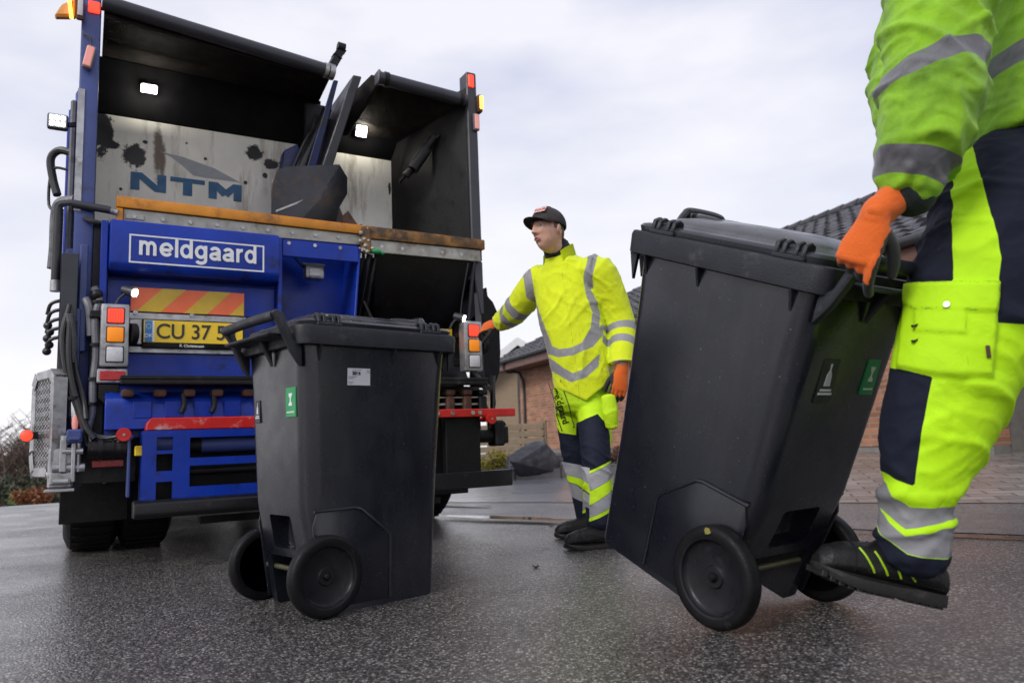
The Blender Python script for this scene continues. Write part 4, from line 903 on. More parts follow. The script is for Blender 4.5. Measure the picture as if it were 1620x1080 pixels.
# --- left side: post foot, gas strut, hoses, folding step
b = TB(); b.b(-.035, .09, .03, .10, .42, 1.7, .01); b.b(.035, .075, -.09, -.05, 1.12, 1.70, .006); b.b(-.02, .05, -.10, -.02, .78, 1.35, .012, 2); tpart('post_foot', b, M['blue_post'])
b = TB(); b.b(-.045, .03, -.115, -.105, 1.0, 1.64, .003); b.b(-.05, -.047, -.113, .02, 1.0, 1.64, 0); tpart('strut_cover', b, M['grey'])
b = TB(); b.b(.095, .165, -.02, .03, .5, 1.84, 0); b.b(.0, .30, .08, .10, .45, 1.0, 0); b.b(.0, .33, -.04, .0, .43, .60, .004); tpart('back_plate', b, M['black'])
b = TB()
b.tube([U(.105, -.12, 1.46), U(.13, -.13, 1.40), U(.115, -.14, 1.28), U(.125, -.14, 1.1), U(.115, -.15, .95), U(.115, -.15, .80), U(.10, -.16, .70), U(.16, -.18, .66), U(.25, -.2, .66)], .019, 10, 6)
b.tube([U(.07, -.1, 1.40), U(.09, -.12, 1.34), U(.10, -.12, 1.2)], .022, 10, 6)
tpart('conduit', b, M['pipe'])
b = TB()
b.tube([U(-.005, -.13, 1.36), U(-.03, -.15, 1.2), U(-.01, -.16, 1.02), U(.03, -.17, .86), U(.07, -.18, .74), U(.10, -.2, .63), U(.18, -.2, .6)], .012, 8, 6)
b.tube([U(.0, -.14, 1.3), U(.0, -.16, 1.1), U(.02, -.17, .95), U(.05, -.18, .84), U(.09, -.2, .72), U(.13, -.22, .66)], .016, 8, 6)
b.tube([U(.02, -.1, 1.28), U(.03, -.13, 1.05), U(.07, -.16, .88), U(.09, -.2, .76)], .014, 8, 6)
b.tube([U(.12, -.18, .68), U(.17, -.26, .66), U(.22, -.3, .665), U(.25, -.3, .672)], .009, 8, 6)
b.tube([U(.10, -.18, .72), U(.12, -.25, .63), U(.19, -.28, .625), U(.24, -.3, .64)], .009, 8, 6)
tpart('hose', b, M['hose'])
b = TB()
for k in range(24): b.cyl(U(.008+.01*math.sin(k*.2), -.138, 1.06+k*.0105), U(.008+.01*math.sin(k*.2), -.138, 1.066+k*.0105), .021, n=10)
tpart('spiral_sleeve', b, M['pipe'])
b = TB()
for (u, w, v) in ((.115, -.15, .97), (.12, -.14, 1.15), (.112, -.15, .84), (.03, -.17, .87), (.125, -.13, 1.38), (.115, -.14, 1.3)): b.cyl(U(u, w, v-.008), U(u, w, v+.008), .028, n=10)
b.ball(U(.12, -.13, 1.42), .03, 10); b.b(.09, .15, -.17, -.12, 1.29, 1.33, .006); tpart('hose_clamp', b, M['dark'])
b = TB(); b.ball(U(.035, -.16, .80), .030, 12, (.75, .6, 3.6), Euler((0, -.08, 0)).to_matrix()); tpart('side_reflector', b, M['chrome'])
b = TB(); b.ball(U(.040, -.172, .745), .022, 10, (.7, .5, 2.2)); tpart('side_lamp', b, M['l_pink'])
# folding step: checker plate in a frame, turned outwards, hanging on a hinge bracket
sg = lambda a, c, e: U(-.075, -.10, 0) + Vec((-a*.62, a*.42+c, e))   # a: outwards along the plate
b = TB()
px_ = Vec((-.30, .95, 0)).normalized(); pz = Vec((0, 0, 1)); po = U(-.035, -.17, .0)
fr = lambda a, e: po + px_*a + pz*e
outer = [(.0, .56), (.0, .97), (.05, 1.0), (.30, 1.0), (.34, .95), (.34, .60), (.30, .50), (.05, .50)]
nrm_ = px_.cross(pz).normalized()
for (a, c) in zip(outer, outer[1:]+outer[:1]): b.bar(fr(*a), fr(*c), .05, .05, nrm_, .006)
step_ = tpart('folding_step', b, M['steel'])
b = TB(); b.prism([fr(a, e) for a, e in outer], -nrm_*.012); 
for i in range(13):
    for j in range(20):
        a, e = .03+i*.024, .53+j*.023+(i % 2)*.0115
        b.box(fr(a, e)-nrm_*.015, (.016, .006, .008), Matrix((px_, nrm_, pz)).transposed() @ Matrix.Rotation(.8*(1 if (i+j) % 2 else -1), 3, 'Y'), 0)
        b.box(fr(a, e)+nrm_*.003, (.016, .006, .008), Matrix((px_, nrm_, pz)).transposed() @ Matrix.Rotation(.8*(1 if (i+j) % 2 else -1), 3, 'Y'), 0)
tpart('checker_plate', b, M['steel'], step_)
b = TB(); b.b(-.07, .04, -.20, -.05, .42, .62, .01); b.b(-.06, .035, -.24, -.2, .44, .50, .006); b.cyl(U(-.05, -.22, .52), U(.09, -.22, .52), .022, n=12); b.cyl(U(-.01, -.24, .60), U(.08, -.24, .60), .015, n=10); b.b(-.02, .01, -.25, -.22, .50, .66, .004)
b.b(.03, .05, -.26, -.18, .45, .64, .004); b.cyl(U(-.045, -.255, .455), U(.02, -.255, .455), .016, n=12); b.cyl(U(.0, -.23, .635), U(.0, -.23, .68), .02, n=10); b.cyl(U(.06, -.23, .50), U(.06, -.23, .64), .012, n=10); b.b(-.08, .05, -.27, -.20, .405, .42, .004); tpart('step_hinge', b, M['steel'], step_)
b = TB(); b.b(.005, .075, -.25, -.2, .64, .71, .008); b.b(.015, .065, -.26, -.24, .655, .67, .003); tpart('switch_box', b, M['blue_post'])
b = TB(); b.bar(U(-.06, .1, .70), U(-.19, .06, .69), .03, .03); b.cyl(U(-.165, .07, .69), U(-.172, -.03, .69), .024, .030, n=16); sl = tpart('side_marker', b, M['hose'])
b = TB(); b.ball(U(-.172, -.035, .69), .028, 14, (1, .6, 1)); tpart('lens', b, M['l_redon'], sl)
# upper left: lamps, beacon, hoses, body side
b = TB(); b.b(-.145, -.045, .01, .05, 2.36, 2.45, .012, 2); b.bar(U(-.05, .04, 2.40), U(.0, .06, 2.42), .03, .02); wl = tpart('work_lamp', b, M['grey'])
b = TB(); b.b(-.137, -.053, .005, .012, 2.367, 2.443, .006); ln0 = tpart('lens', b, M['l_white'], wl); b = TB()
for i in range(3):
    for j in range(2): b.b(-.131+i*.0265, -.115+i*.0265, .0015, .0045, 2.376+j*.035, 2.396+j*.035, .003)
tpart('led_grid', b, M['l_on'], ln0)
b = TB(); b.prism([U(-.045, -.04, 3.01), U(-.04, -.04, 3.12), U(-.10, .02, 3.10), U(-.135, .02, 3.02)], (0, .06, 0), .012); b.b(-.042, -.028, -.05, -.02, 3.0, 3.13, .004); bk = tpart('beacon', b, M['orange'])
b = TB(); b.bar(U(-.048, -.047, 2.995), U(-.062, -.047, 3.10), .014, .012); tpart('lit_edge', b, M['l_amberon'], bk)
b = TB(); b.b(-.028, .012, -.06, -.03, 2.99, 3.13, .012, 2); tpart('side_lamp', b, M['rust'], bk)
b = TB(); b.b(-.02, .006, -.066, -.059, 3.01, 3.11, .008, 2); tpart('lens', b, M['l_white'], bk)
b = TB(); b.box(U(.045, -.045, 2.78), (.05, .035, .14), Euler((0, .18, 0)), .01, 2); mk = tpart('marker_lamp', b, M['pipe'])
b = TB(); b.box(U(.042, -.064, 2.78), (.038, .008, .12), Euler((0, .18, 0)), .004); tpart('lens', b, M['l_pink'], mk)
b = TB(); b.b(.03, .09, -.035, -.02, 3.06, 3.13, .006); tpart('top_lamp', b, M['l_redon'])
b = TB(); b.tube([U(.01, -.03, 2.92), U(.045, -.05, 2.90), U(.05, -.045, 2.85), U(.04, -.05, 2.83)], .006, 6, 5); tpart('cable', b, M['hose'])
b = TB(); b.b(2.43, 2.475, -.035, -.02, 3.12, 3.215, .006); tpart('top_lamp', b, M['l_redon'])
b = TB(); b.b(2.495, 2.535, -.05, .02, 2.935, 3.07, .014, 2); am = tpart('beacon', b, M['rust'])
b = TB(); b.b(2.505, 2.534, -.06, -.049, 2.955, 3.055, .01, 2); tpart('lens', b, M['l_amberon'], am)
b = TB(); b.b(2.455, 2.505, -.045, -.02, 2.79, 2.92, .01, 2); mk = tpart('marker_lamp', b, M['pipe'])
b = TB(); b.b(2.463, 2.497, -.051, -.044, 2.80, 2.91, .005); tpart('lens', b, M['l_pink'], mk)
def hlamp(u, w, v, su, sv, rx):
    b = TB(); b.box(U(u, w, v), (su, .045, sv), Euler((rx, 0, 0)), .01, 2); h = tpart('work_lamp', b, M['steel'])
    mm = Euler((rx, 0, 0)).to_matrix(); b = TB(); b.box(U(u, w, v)+mm @ Vec((0, -.0235, 0)), (su*.86, .004, sv*.8), mm, .003); ln0 = tpart('lens', b, M['l_white'], h); b = TB(); kx = 4 if su > sv*1.3 else 2
    for i in range(kx):
        for j in range(2): b.box(U(u, w, v)+mm @ Vec(((i+.5)/kx*su*.82-su*.41, -.0265, (j-.5)*sv*.38)), (su*.82/kx*.62, .004, sv*.24), mm, .003)
    tpart('led_grid', b, M['l_on'], ln0)
    ld = bpy.data.lights.new('lamp_light', 'AREA'); ld.shape = 'RECTANGLE'; ld.size = su; ld.size_y = sv; ld.energy = 2.6; ld.color = (1, .95, .82)
    lo = bpy.data.objects.new('lamp_light', ld); COL.objects.link(lo); lo.parent = truck; lo.location = U(u, w, v)+mm @ Vec((0, -.032, 0)); lo.rotation_euler = (R(90)+rx, 0, 0)
hlamp(.38, .475, 2.90, .10, .058, .55); hlamp(1.785, .47, 2.86, .085, .085, .35)
# body behind the tail: side strip, box, chassis, cab
b = TB(); b.b(-.03, 2.53, .76, 6.3, 1.0, 2.95, .03, 2)
for k in range(5): b.b(-.07, -.031, 1.0+k*1.2, 1.14+k*1.2, 1.02, 2.9, .01); b.b(2.531, 2.57, 1.0+k*1.2, 1.14+k*1.2, 1.02, 2.9, .01)
b.b(-.06, .0, .40, .75, 1.05, 2.55, .01)
tpart('body', b, M['blue'])
b = TB(); b.b(-.04, -.005, .14, .38, 1.6, 2.6, .01); b.b(-.03, .0, .12, .2, .95, 1.62, .008); tpart('body_rib', b, M['pipe'])
b = TB(); b.tube([U(.0, .06, 1.98), U(-.07, .10, 1.97), U(-.09, .12, 1.90), U(-.09, .12, 1.72), U(-.095, .12, 1.60)], .028, 10, 6); tpart('conduit', b, M['pipe'])
b = TB(); b.tube([U(-.02, .2, 2.30), U(-.09, .24, 2.32), U(-.13, .26, 2.27), U(-.115, .25, 2.15), U(-.09, .22, 2.05)], .022, 10, 6); b.tube([U(-.04, .2, 2.2), U(-.12, .25, 2.2), U(-.13, .26, 2.0), U(-.08, .2, 1.95)], .008, 8, 6); b.cyl(U(-.075, .05, 1.50), U(-.075, .05, 1.92), .024, n=12)
for k in range(5): b.tube([U(-.02, .06, 1.42-k*.05), U(-.09, .08, 1.40-k*.05), U(-.11, .1, 1.34-k*.05)], .010, 8, 4); b.ball(U(-.105+.01*(k % 2), .1, 1.28-k*.035), .022, 8)
tpart('hose', b, M['hose'])
b = TB(); b.cyl(U(-.075, .05, 1.46), U(-.075, .05, 1.52), .027, n=12); b.cyl(U(.09, -.03, 1.925), U(.21, -.06, 1.90), .018, n=12); tpart('hose_fitting', b, M['steel'])
b = TB(); b.cyl(U(-.01, -.03, 1.935), U(.17, -.06, 1.91), .022, n=12); tpart('pull_bar', b, M['grey'])
b = TB(); b.b(.75, 1.0, .3, 8.4, .55, .85, .01); b.b(1.5, 1.75, .3, 8.4, .55, .85, .01); b.b(.2, 2.3, .35, .6, .45, .95, .01); b.b(.1, 2.4, 3.2, 4.6, .22, .98, .03); b.b(.05, 2.45, 8.2, 8.5, .2, .74, .04); tpart('chassis', b, M['black'])  # rails, plus full-width boxes set low to block light under the truck
b = TB(); b.b(.62, 1.88, .7, .95, .36, .66, .08, 3); b.cyl(U(1.25, .60, .5), U(1.25, 1.1, .5), .2, n=20); b.b(.62, 1.88, 1.25, 1.4, .33, .6, .02); b.b(.64, 1.86, 2.7, 3.1, .16, .7, .03); b.b(.62, 1.88, 1.42, 1.5, .14, .6, .01); b.b(.55, 1.0, .42, .6, .3, .6, .02); b.b(1.3, 1.9, .42, .6, .28, .6, .02); tpart('axle', b, M['soot'])  # axle housing, with low near-black boxes added to block light underneath
b = TB(); b.b(.03, 2.47, 6.5, 8.5, .75, 2.9, .12, 3); cab = tpart('cab', b, M['blue'])
b = TB(); b.b(.3, 2.2, 8.495, 8.51, 1.75, 2.7, .02); b.b(.02, .034, 7.0, 8.2, 1.75, 2.6, .005); b.b(2.466, 2.48, 7.0, 8.2, 1.75, 2.6, .005); tpart('window', b, M['glass'], cab)
for w_ in (.92, 2.2, 7.4):
    for u0 in ((.0, .29, 1.92, 2.21) if w_ < 5 else (.05, 2.15)):
        b = TB(); pr = [(.28, 0), (.42, -.01), (.475, .012), (.495, .03), (.5, .06), (.5, .22), (.495, .25), (.475, .268), (.42, .29), (.28, .28)]
        b.lathe(pr, U(u0, w_, .5), (1, 0, 0), 40)
        for k in range(40):
            a = k*2*math.pi/40; c = U(u0+.14, w_+math.sin(a)*.5, .5+math.cos(a)*.5); b.box(c, (.2, .045, .014), Euler((-a, 0, 0)), 0)
        wh = tpart('wheel', b, M['rubber'])
        b = TB(); b.cyl(U(u0+.05, w_, .5), U(u0+.23, w_, .5), .285, n=28); b.cyl(U(u0-.005, w_, .5), U(u0+.06, w_, .5), .12, n=20); tpart('rim', b, M['pipe'], wh)
b = TB(); b.b(-.025, .315, .32, .335, .205, .50, .004); b.b(2.2, 2.5, .32, .335, .205, .5, .004); tpart('mud_flap', b, M['rubber'])
b = TB(); b.cyl(U(.19, .312, .43), U(.19, .322, .43), .014, n=12); tpart('mud_flap_bolt', b, M['steel'])
# ================================================================== wheeled bins (local x: 0 at the axle, + towards the front; y across; z up)
AXU, WR, HBX = .07, .1375, -.100
def rrect(u0, u1, hv, r, z, n=5, v0=None):
    """rounded rectangle ring at height z"""
    o = []; va = -hv if v0 is None else v0
    for cx, cy, a0 in ((u1-r, hv-r, 0), (u0+r, hv-r, 90), (u0+r, va+r, 180), (u1-r, va+r, 270)):
        for k in range(n+1):
            a = R(a0+90*k/n); o.append(Vec((cx+r*math.cos(a)-AXU, cy+r*math.sin(a), z)))
    return o
def side_hv(z): return .205+.032*min(1, z/.93)
def make_bin(side):
    """side: +1/-1, the side that carries nothing extra; both sides are modelled alike"""
    root = empty('wheeled_bin')
    # --- body with axle pocket cut out
    mb = MB(); rg = []
    for z, u0, u1, r in ((.0, .085, .545, .03), (.012, .075, .555, .035), (.10, .062, .563, .045), (.20, .045, .57, .05), (.34, .018, .582, .06), (.38, .012, .585, .06), (.60, .004, .60, .06), (.80, -.002, .616, .06), (.90, -.006, .624, .055), (.945, -.008, .628, .05)):
        rg.append(rrect(u0, u1, side_hv(z), r, z, 7))
    mb.rings(rg); body = mb.build('body', M['bin'], root, 180)
    cut = MB(); cut.bb(-.2, .03, -.085, .085, .215, .335, .012, 2); cut.bb(-.2, .13, -.135, .135, -.05, .185, .015, 2)
    for s in (-1, 1): cut.bb(-.085, .125, s*.20, s*.30, -.05, .265, .03, 2)
    co_ = cut.build('cutter', M['bin'], None, 0)
    md = body.modifiers.new('cut', 'BOOLEAN'); md.object = co_; md.operation = 'DIFFERENCE'; md.solver = 'EXACT'
    me = evalmesh(body); body.modifiers.clear(); body.data = me; me.shade_smooth(); me.set_sharp_from_angle(angle=R(32)); bpy.data.objects.remove(co_)
    # raised wheel arch panel on both sides, corner ribs
    for s in (-1, 1):
        pts = [(-.035, .30), (-.02, .352), (.13, .352), (.155, .345), (.265, .255), (.275, .24), (.275, .02), (-.0, .02)]
        t_ = [Vec((u, s*(side_hv(z)-.004), z)) for u, z in pts]
        b = MB(); b.prism(t_, (0, s*.009, 0), .004, 2); b.build('wheel_arch_panel', M['bin'], body)
        b = MB(); b.tube([(.128, s*(side_hv(.352)+.004), .354), (.152, s*(side_hv(.35)+.004), .348), (.268, s*(side_hv(.25)+.004), .256), (.278, s*(side_hv(.24)+.004), .238), (.279, s*(side_hv(.02)+.004), .02)], .006, 8, 1); b.tube([(-.03, s*(side_hv(.35)+.003), .353), (.13, s*(side_hv(.35)+.004), .354)], .006, 8, 1); b.build('moulded_edge', M['bin'], body)
    # --- rim: skirt ring with flat top and comb lip at the front
    mb = MB(); O = lambda z, d, r=.05: rrect(-.036+d, .672-d, .262-d, r-d*.5, z, 7)
    mb.rings([O(.928, .012), O(.932, .004), O(.985, 0), O(.997, .003), O(1.0, .009), O(1.0, .045), O(.94, .05), O(.935, .03), O(.928, .014)], False, True)
    rim = mb.build('rim', M['bin_rim'], root, 40)
    b = MB()
    for y in [-.2+.05*k for k in range(9)]: b.prism([(.60-AXU, y-.004, .93), (.655-AXU, y-.004, .93), (.625-AXU, y-.004, .86)], (0, .008, 0))
    b.prism([(.628-AXU, -.235, .93), (.66-AXU, -.235, .93), (.628-AXU, -.235, .85)], (0, .012, 0)); b.prism([(.628-AXU, .223, .93), (.66-AXU, .223, .93), (.628-AXU, .223, .85)], (0, .012, 0))
    for s in (-1, 1):
        for u in (.05, .36, .57): b.prism([(u-AXU, s*.233, .93), (u-AXU, s*.258, .93), (u-AXU, s*.233, .87)], (.008, 0, 0))
    b.build('comb_rib', M['bin_rim'], rim)
    # --- lid
    mb = MB(); q = lambda z, d, r=.05, f=0: rrect(-.005+d+f, .655-d, .238-d, max(.01, r), z, 7)
    mb.rings([q(1.0, .004), q(1.0, -.002), q(1.016, -.006), q(1.024, .0), q(1.028, .012), q(1.03, .03), q(1.044, .048, .055), q(1.058, .075, .06), q(1.068, .11, .06), q(1.075, .16, .05), q(1.077, .20, .03)])
    lid = mb.build('lid', M['lid'], root, 50)
    b = MB(); b.tube([(.43-AXU, -.10, 1.06), (.47-AXU, -.105, 1.068), (.56-AXU, -.08, 1.072), (.585-AXU, 0, 1.066), (.56-AXU, .08, 1.072), (.47-AXU, .105, 1.068), (.43-AXU, .10, 1.06)], .010, 8, 6); b.build('lid_bead', M['lid'], lid)
    b = MB(); b.tube([(.60-AXU, -.12, 1.03), (.605-AXU, -.09, 1.07), (.61-AXU, -.06, 1.084), (.61-AXU, .06, 1.084), (.605-AXU, .09, 1.07), (.60-AXU, .12, 1.03)], .014, 10, 6); b.bb(.585-AXU, .615-AXU, -.08, .08, 1.04, 1.082, .008, 2); b.build('lid_handle', M['lid'], lid)
    # --- knuckle blocks along the long sides
    for s in (-1, 1):
        for u in (.09, .535):
            b = MB()
            b.bb(u-.05-AXU, u+.05-AXU, s*.20, s*.252, .998, 1.012, .004)
            for du in (-.046, -.024, .012, .034): b.prism([(u+du-AXU, s*.25, 1.01), (u+du-AXU, s*.205, 1.01), (u+du-AXU, s*.205, 1.042), (u+du-AXU, s*.222, 1.05), (u+du-AXU, s*.245, 1.04)], (.013, 0, 0), .003)
            b.cyl((u-.046-AXU, s*.226, 1.03), (u+.046-AXU, s*.226, 1.03), .009, n=10); b.bb(u-.012-AXU, u+.006-AXU, s*.205, s*.24, 1.01, 1.028, .004)
            b.build('lid_catch', M['bin_rim'], rim)
    # --- rear handle
    b = MB(); b.tube([(HBX-AXU, -.215, 1.028), (HBX-.004-AXU, 0, 1.03), (HBX-AXU, .215, 1.028)], .0185, 12, 4)
    hb = b.build('handle', M['bin_rim'], root)
    for s in (-1, 1):
        b = MB(); b.prism([(HBX-.018-AXU, s*.20, 1.035), (HBX-AXU, s*.20, 1.05), (HBX+.024-AXU, s*.20, 1.04), (-.04-AXU, s*.20, .95), (-.006-AXU, s*.20, .925), (-.006-AXU, s*.20, .85), (-.045-AXU, s*.20, .905), (HBX+.016-AXU, s*.20, .985)], (0, s*.032, 0), .008, 2); b.build('handle_arm', M['bin_rim'], hb)
    b = MB(); b.bb(-.115-AXU, -.03-AXU, -.19, .19, .962, .975, .005); b.prism([(-.06-AXU, -.012, .965), (-.02-AXU, -.012, .965), (-.01-AXU, -.012, .87)], (0, .024, 0), .004); b.build('handle_shelf', M['bin_rim'], hb)
    # --- axle and wheels
    b = MB(); b.cyl((0, -.225, WR), (0, .225, WR), .0095, n=14); b.build('axle', M['axle'], root)
    for s in (-1, 1):
        b = MB(); pr = [(.104, -.022), (.122, -.026), (.131, -.022), (.1365, -.012), (.1375, 0), (.1365, .012), (.131, .022), (.122, .026), (.104, .022)]
        b.lathe(pr+[(.104, -.022)], (0, s*.243, WR), (0, s, 0), 56)
        wh = b.build('wheel', M['tyre'], root, 50)
        b = MB(); b.lathe([(0.0001, .008), (.028, .009), (.032, .004), (.088, .003), (.098, .010), (.101, .021), (.107, .023), (.108, .018), (.108, -.018), (.10, -.016), (.095, -.006), (.03, -.008), (.0001, -.010)], (0, s*.243, WR), (0, s, 0), 48)
        for k in range(12):
            a = k*math.pi/6; b.bar((math.cos(a)*.03, s*.232, WR+math.sin(a)*.03), (math.cos(a)*.098, s*.232, WR+math.sin(a)*.098), .006, .012, (0, 1, 0), .001)
        hubp = b.build('rim', M['hub'], wh, 40)
        b = MB(); b.lathe([(.0001, .022), (.008, .021), (.013, .014), (.014, .006), (.0001, .004)], (0, s*.243, WR), (0, s, 0), 20)
        b.build('hub_cap', M['tyre'], wh)
    return root, body
def rear_x(z): return float(np.interp(z, [.34, .38, .6, .8, .9], [.018, .012, .004, -.002, -.006]))-AXU
def place_bin(root, x, y, yaw, tilt, s=1.0):
    root.matrix_world = Matrix.Translation((x, y, WR*s)) @ Matrix.Rotation(yaw, 4, 'Z') @ Matrix.Rotation(-tilt, 4, 'Y') @ Matrix.Translation((0, 0, -WR*s)) @ Matrix.Scale(s, 4)
def sticker(body, kind, y, z, wd, ht):
    """on the rear wall; text runs to -y"""
    x = rear_x(z)-.0035; tl = math.atan2(rear_x(z+.05)-rear_x(z-.05), .1)
    b = MB(); b.bb(x-.0006, x+.006, y-wd/2, y+wd/2, z-ht/2, z+ht/2, .001)
    st = b.build('sticker', M['green'] if kind == 'green' else M['black_st'], body)
    X = x-.0016
    P = lambda a, c: Vec((X, y-a*wd, z+c*ht))       # a to the right, c up, in units of the sticker
    b = MB()
    if kind == 'green':
        for pts in ([(-.17, .30), (.17, .30), (.17, .24), (.05, .12), (.05, .02), (.17, -.06), (.17, -.12), (-.17, -.12), (-.17, -.06), (-.05, .02), (-.05, .12), (-.17, .24)],): b.prism([P(*p) for p in pts], (.001, 0, 0))
        b.build('symbol', M['white'], st, 0)
    else:
        pts = [(-.05, .40), (.05, .40), (.05, .33), (.035, .33), (.035, .26), (.15, .14), (.19, -.10), (-.19, -.10), (-.15, .14), (-.035, .26), (-.035, .33), (-.05, .33)]
        b.prism([P(*p) for p in pts], (.001, 0, 0)); b.build('symbol', M['label'], st, 0)
    b = MB()
    rows = ((-.22, .34), (-.30, .42)) if kind != 'green' else ((-.36, .36),)
    rr = random.Random(4)
    for c, hw in rows:
        a = -hw
        while a < hw-.05:
            l_ = rr.uniform(.05, .16); b.prism([P(a, c), P(min(hw, a+l_), c), P(min(hw, a+l_), c+.05), P(a, c+.05)], (.001, 0, 0)); a += l_+.03
    b.build('small_print', M['white'], st, 0)
bin1, body1 = make_bin(0)
tag(bin1, 'dark grey wheeled bin standing upright with a white paper label', 'bin', 'dark grey wheeled bins')
place_bin(bin1, -.83+.0, 2.794, .745, 0)
bin2 = copy_tree(bin1); bin2['label'] = 'dark grey wheeled bin tilted back on its wheels by the man at right'
body2 = [c for c in bin2.children if c.name.startswith('body')][0]
place_bin(bin2, .785, 2.42, 2.192, .384, 1.092)
sticker(body1, 'green', -.135, .735, .075, .105); sticker(body1, 'black', .14, .715, .04, .085)
sticker(body2, 'black', .085, .71, .072, .12); sticker(body2, 'green', -.115, .725, .062, .10)
# white paper label on the near long side of the upright bin
def lab(a, c, w_=0):  # a right, c up from label centre
    z = .822+c; return Vec((.215-AXU+a, -side_hv(z)-.0012-w_, z))
b = MB(); b.prism([lab(-.047, -.031), lab(.047, -.031), lab(.047, .031), lab(-.047, .031)], (0, .004, 0)); lb = b.build('paper_label', M['label'], body1, 0)
me = text_me('2064', .0165, .0004, .0008, 'LEFT'); me.transform(frame(lab(-.028, .0125, .001), (1, 0, 0), (0, .034, 1))); link('lettering', me, M['letter'], lb, 0)
b = MB(); rr = random.Random(2)
for c, a0, a1, h_ in ((.024, -.026, .012, .0018), (-.002, -.044, -.012, .0026), (-.008, -.044, -.022, .002), (-.021, -.044, -.022, .0022), (-.026, -.044, -.028, .0016), (.022, .033, .044, .003), (.015, .033, .044, .003)):
    a = a0
    while a < a1:
        l_ = rr.uniform(.002, .006); b.prism([lab(a, c, .0006), lab(min(a1, a+l_), c, .0006), lab(min(a1, a+l_), c+h_, .0006), lab(a, c+h_, .0006)], (0, .001, 0)); a += l_+.0012
b.build('small_print', M['ink'], lb, 0)
# wet yellow leaf stuck to the tilted bin's wheel
b = MB(); b.prism([(.040+.010*math.cos(k)*(1+.3*(k % 2)), .2695, WR+.117+.006*math.sin(k)*(1+.4*(k % 3))) for k in range(6)], (0, .0015, 0)); o = b.build('leaf', pm('yellow_wet_leaf', (.26, .22, .05), .4), bin2)
# ================================================================== people
from mathutils.bvhtree import BVHTree
def cloth(name, base, layers=(), rough=.75, bump=.35, bs=45, dirt=None, damt=.35, ds=6, weave=700, sheen=.2):
    """cloth with panels; each layer = (attribute, colour, roughness): the panel is where the attribute is positive"""
    mt, t, b, L = nodes(name); co = N(t, 'ShaderNodeTexCoord'); src = co.outputs['Object']
    nz_ = N(t, 'ShaderNodeTexNoise', Scale=4.0, Detail=6.0); L(src, nz_.inputs['Vector'])
    r_ = ramp(t, .3, .7, c4([c*.88 for c in base]), c4([min(1, c*1.08) for c in base])); L(nz_.outputs['Fac'], r_.inputs['Fac'])
    cur = r_.outputs[0]; ro = None
    def dirty(cur, amt, col):
        dn = N(t, 'ShaderNodeTexNoise', Scale=ds, Detail=9.0, Roughness=.68); L(src, dn.inputs['Vector'])
        dr = ramp(t, 1-amt-.12, 1-amt+.16); L(dn.outputs['Fac'], dr.inputs['Fac'])
        mm = N(t, 'ShaderNodeMath', operation='MULTIPLY'); mm.inputs[1].default_value = .8; L(dr.outputs[0], mm.inputs[0])
        mx_ = N(t, 'ShaderNodeMix', data_type='RGBA'); mx_.inputs['B'].default_value = c4(col); L(mm.outputs[0], mx_.inputs['Factor']); L(cur, mx_.inputs['A']); return mx_.outputs['Result']
    if dirt is not None: cur = dirty(cur, damt, dirt)
    rv_ = N(t, 'ShaderNodeValue'); rv_.outputs[0].default_value = rough; ro = rv_.outputs[0]
    for a, col, rg in layers:
        at_ = N(t, 'ShaderNodeAttribute', attribute_name=a)
        g = N(t, 'ShaderNodeMapRange'); g.inputs['From Min'].default_value = .0001; g.inputs['From Max'].default_value = .0014; L(at_.outputs['Fac'], g.inputs['Value'])
        cr = ramp(t, .3, .7, c4([c*.8 for c in col]), c4([min(1, c*1.2) for c in col])); L(nz_.outputs['Fac'], cr.inputs['Fac'])
        mx_ = N(t, 'ShaderNodeMix', data_type='RGBA'); L(g.outputs[0], mx_.inputs['Factor']); L(cur, mx_.inputs['A']); L(cr.outputs[0], mx_.inputs['B']); cur = mx_.outputs['Result']
        mf = N(t, 'ShaderNodeMix', data_type='FLOAT'); L(g.outputs[0], mf.inputs['Factor']); L(ro, mf.inputs['A']); mf.inputs['B'].default_value = rg; ro = mf.outputs['Result']
    L(cur, b.inputs['Base Color']); L(ro, b.inputs['Roughness']); b.inputs['Sheen Weight'].default_value = sheen; b.inputs['Specular IOR Level'].default_value = .35
    wn = N(t, 'ShaderNodeTexNoise', Scale=bs, Detail=6.0, Distortion=1.2); L(src, wn.inputs['Vector'])
    ww = N(t, 'ShaderNodeTexNoise', Scale=weave, Detail=2.0); L(src, ww.inputs['Vector'])
    ad = N(t, 'ShaderNodeMath', operation='MULTIPLY_ADD'); ad.inputs[1].default_value = .25; L(ww.outputs['Fac'], ad.inputs[0]); L(wn.outputs['Fac'], ad.inputs[2])
    bp = N(t, 'ShaderNodeBump', Strength=bump, Distance=.006); L(ad.outputs[0], bp.inputs['Height']); L(bp.outputs[0], b.inputs['Normal'])
    return mt
HV = (.66, .86, .012); REFL = (.30, .30, .32); NAVY = (.005, .008, .024)
M['hv1'] = cloth('yellow_hi_vis_cloth', (.74, .86, .008), [('refl', REFL, .4), ('pale', (.62, .66, .5), .6), ('seam', (.45, .55, .01), .7)], bump=.5, bs=26)
M['hv2'] = cloth('green_hi_vis_cloth', (.31, .62, .014), [('refl', (.13, .13, .145), .42), ('seam', (.14, .28, .01), .7)], bump=.6, bs=22, dirt=(.075, .17, .02), damt=.46, ds=4)
M['tr1'] = cloth('navy_work_cloth', NAVY, [('hv', (.55, .85, .012), .7), ('refl', (.33, .33, .36), .4), ('seam', (.02, .03, .06), .7)], bump=.5, bs=30, sheen=0)
